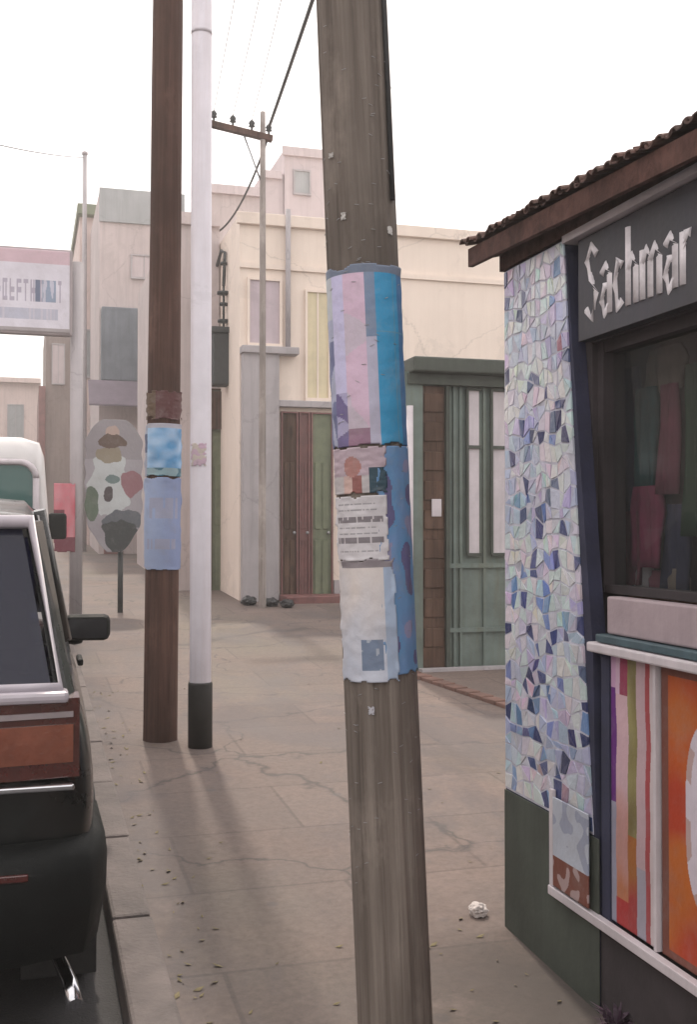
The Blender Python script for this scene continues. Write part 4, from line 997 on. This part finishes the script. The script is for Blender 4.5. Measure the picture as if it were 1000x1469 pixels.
# grey house further left
HY = 26.0
gh = thing('grey_house', 'blue grey house with slate shopfront behind the brown pole', 'building', (X(180, HY), HY, gz(HY)))
g = G().b2(X(141, HY), X(262, HY), HY, HY + 8, gz(HY) - .2, Z(313, HY)); obj('wall', g, M['lilac2'], gh)
obj('parapet', G().b2(X(140, HY), X(263, HY), HY - .06, HY - .003, Z(356, HY), Z(312, HY)), M['bluegrey'], gh)
window(188, 222, 398, 426, M['lilac'], HY, gh)
obj('shopfront', G().b2(X(143, HY), X(203, HY), HY - .30, HY - .003, Z(566, HY), Z(470, HY), .03), mat('slate_paint', (.14, .155, .18), .7, .3, 1.5, .2, 20, streak=.5), gh)
obj('awning', G().poly([Vector((X(124, HY), HY - .3, Z(566, HY))), Vector((X(262, HY), HY - .3, Z(566, HY))), Vector((X(262, HY), HY - .8, Z(600, HY))), Vector((X(124, HY), HY - .8, Z(600, HY)))], Vector((0, 0, -.04))), mat('purple_awning', (.17, .14, .17), .8, .25, 2, .2, 20), gh)
door(150, 175, 640, M['maroon'], HY, gh, 'dark maroon door')
window(185, 250, 640, 740, M['bluegrey'], HY, gh)
# small house with olive eave
EY = 30.0
eh = thing('low_house', 'narrow pale pink house with olive eave left of the grey house', 'building', (X(128, EY), EY, gz(EY)))
obj('wall', G().b2(X(112, EY), X(150, EY), EY, EY + 6, gz(EY) - .2, Z(352, EY)), M['pink'], eh)
obj('eave', G().b2(X(108, EY), X(150, EY), EY - .3, EY + 6.2, Z(352, EY) + .002, Z(338, EY), .02), M['olive'], eh)
window(133, 140, 372, 388, M['maroon'], EY, eh)
window(120, 140, 500, 560, M['bluegrey'], EY, eh)
# brown house and pale house closing the street
BY = 40.0
bh = thing('brown_house', 'brown grey house corner behind the signboard post', 'building', (X(75, BY), BY, gz(BY)))
obj('wall', G().b2(X(64, BY), X(135, BY), BY, BY + 8, gz(BY) - .2, Z(482, BY)), mat('brown_grey_render', (.24, .19, .175), .9, .2, .8, .2, 20, streak=.5), bh)
obj('side_wall', G().b2(X(54, BY), X(64, BY) - .01, BY - .2, BY + 8, gz(BY) - .2, Z(575, BY)), M['maroon'], bh)
window(74, 90, 520, 570, M['lilac'], BY, bh)
PY = 52.0
ph = thing('pale_house', 'pale pink low house at the far end of the street', 'building', (X(20, PY), PY, gz(PY)))
obj('wall', G().b2(X(-60, PY), X(56, PY), PY, PY + 8, gz(PY) - .2, Z(572, PY)), M['pink'], ph)
obj('roof', G().b2(X(-62, PY), X(57, PY), PY - .4, PY + 8.2, Z(572, PY) + .002, Z(566, PY)), M['pink'], ph)
window(10, 32, 600, 650, M['bluegrey'], PY, ph)
# buildings on the left of the street, outside the frame but lighting and reflecting
for (x0, y0, y1, h, m_, lb) in ((-9.5, -6, 9, 6.0, 'cream', 'cream house across the road nearest the viewer'), (-9.5, 9.3, 24, 7.2, 'pink', 'pink house across the road'), (-9.5, 24.3, 48, 6.2, 'pale_grey', 'pale grey house across the road')):
    ho = thing('street_house', lb, 'building', (x0, y0, gz(y0))); obj('wall', G().b2(x0 - 6, x0, y0, y1, -.6, h), M[m_], ho)
    k = y0 + 1.2
    while k < y1 - 1.5:
        for z0 in (1.1, 3.9):
            obj('window', G().b2(x0 + .003, x0 + .03, k, k + 1.0, z0 + gz(k), z0 + 1.4 + gz(k)), M['bluegrey'], ho)
        k += 2.6

# ------------------------------------------------------------------ the air
g = G().b2(-94, 94, -48, 154, -3.5, 16)
hz = obj('haze', g, None); hz['kind'] = 'stuff'; hz['label'] = 'thin pale haze over the street'; hz['category'] = 'haze'
hm = bpy.data.materials.new('haze_air'); hm.use_nodes = True; hn = hm.node_tree; hn.nodes.clear()
ho_ = hn.nodes.new('ShaderNodeOutputMaterial'); hv = hn.nodes.new('ShaderNodeVolumePrincipled'); hv.inputs['Color'].default_value = (.95, .93, .92, 1); hv.inputs['Density'].default_value = HAZE
hv.inputs['Anisotropy'].default_value = .3
hn.links.new(hv.outputs[0], ho_.inputs['Volume']); hz.data.materials.clear(); hz.data.materials.append(hm)
# ------------------------------------------------------------------ light
SUN_EL, SUN_AZ = R(56), math.atan2(.067, 1)      # azimuth from +Y towards +X
w = bpy.data.worlds.new('World'); sc.world = w; w.use_nodes = True; nt = w.node_tree
bg = nt.nodes['Background']; sky = nt.nodes.new('ShaderNodeTexSky'); sky.sky_type = 'NISHITA'; sky.sun_disc = False
sky.sun_elevation = SUN_EL; sky.sun_rotation = SUN_AZ; sky.air_density = 1.0; sky.dust_density = 5.0; sky.ozone_density = 1.0
tc = nt.nodes.new('ShaderNodeTexCoord')
n1 = tex(nt, 'Noise', 2.2, tc.outputs['Generated'], Detail=7, Roughness=.6)
f = ramp(nt, n1.outputs[0], [(.35, (.62,) * 3), (.7, (.92,) * 3)])
c = mix(nt, f, sky.outputs[0], (8.9, 8.35, 7.9))                 # thin bright cloud over the blue
nt.links.new(c, bg.inputs[0]); bg.inputs[1].default_value = 0.10
sl = bpy.data.lights.new('sun', 'SUN'); sl.energy = 1.1; sl.angle = R(2.0); sl.color = (1, .90, .78)
so = bpy.data.objects.new('sun', sl); C.objects.link(so)
d = Vector((math.sin(SUN_AZ) * math.cos(SUN_EL), math.cos(SUN_AZ) * math.cos(SUN_EL), math.sin(SUN_EL)))
so.rotation_euler = d.to_track_quat('Z', 'Y').to_euler(); so.location = d * 60

# ------------------------------------------------------------------ camera
cd = bpy.data.cameras.new('camera'); co = bpy.data.objects.new('camera', cd); C.objects.link(co)
cd.sensor_fit = 'VERTICAL'; cd.sensor_height = 36; cd.lens = F / 1469 * 36; cd.clip_start = .05; cd.clip_end = 2000
co.matrix_world = Matrix.Translation(EYE) @ Matrix((RT, UP, -FW)).transposed().to_4x4()
sc.camera = co
sc.view_settings.view_transform = 'Standard'; sc.view_settings.look = 'None'; sc.view_settings.exposure = 1.25; sc.view_settings.gamma = 1
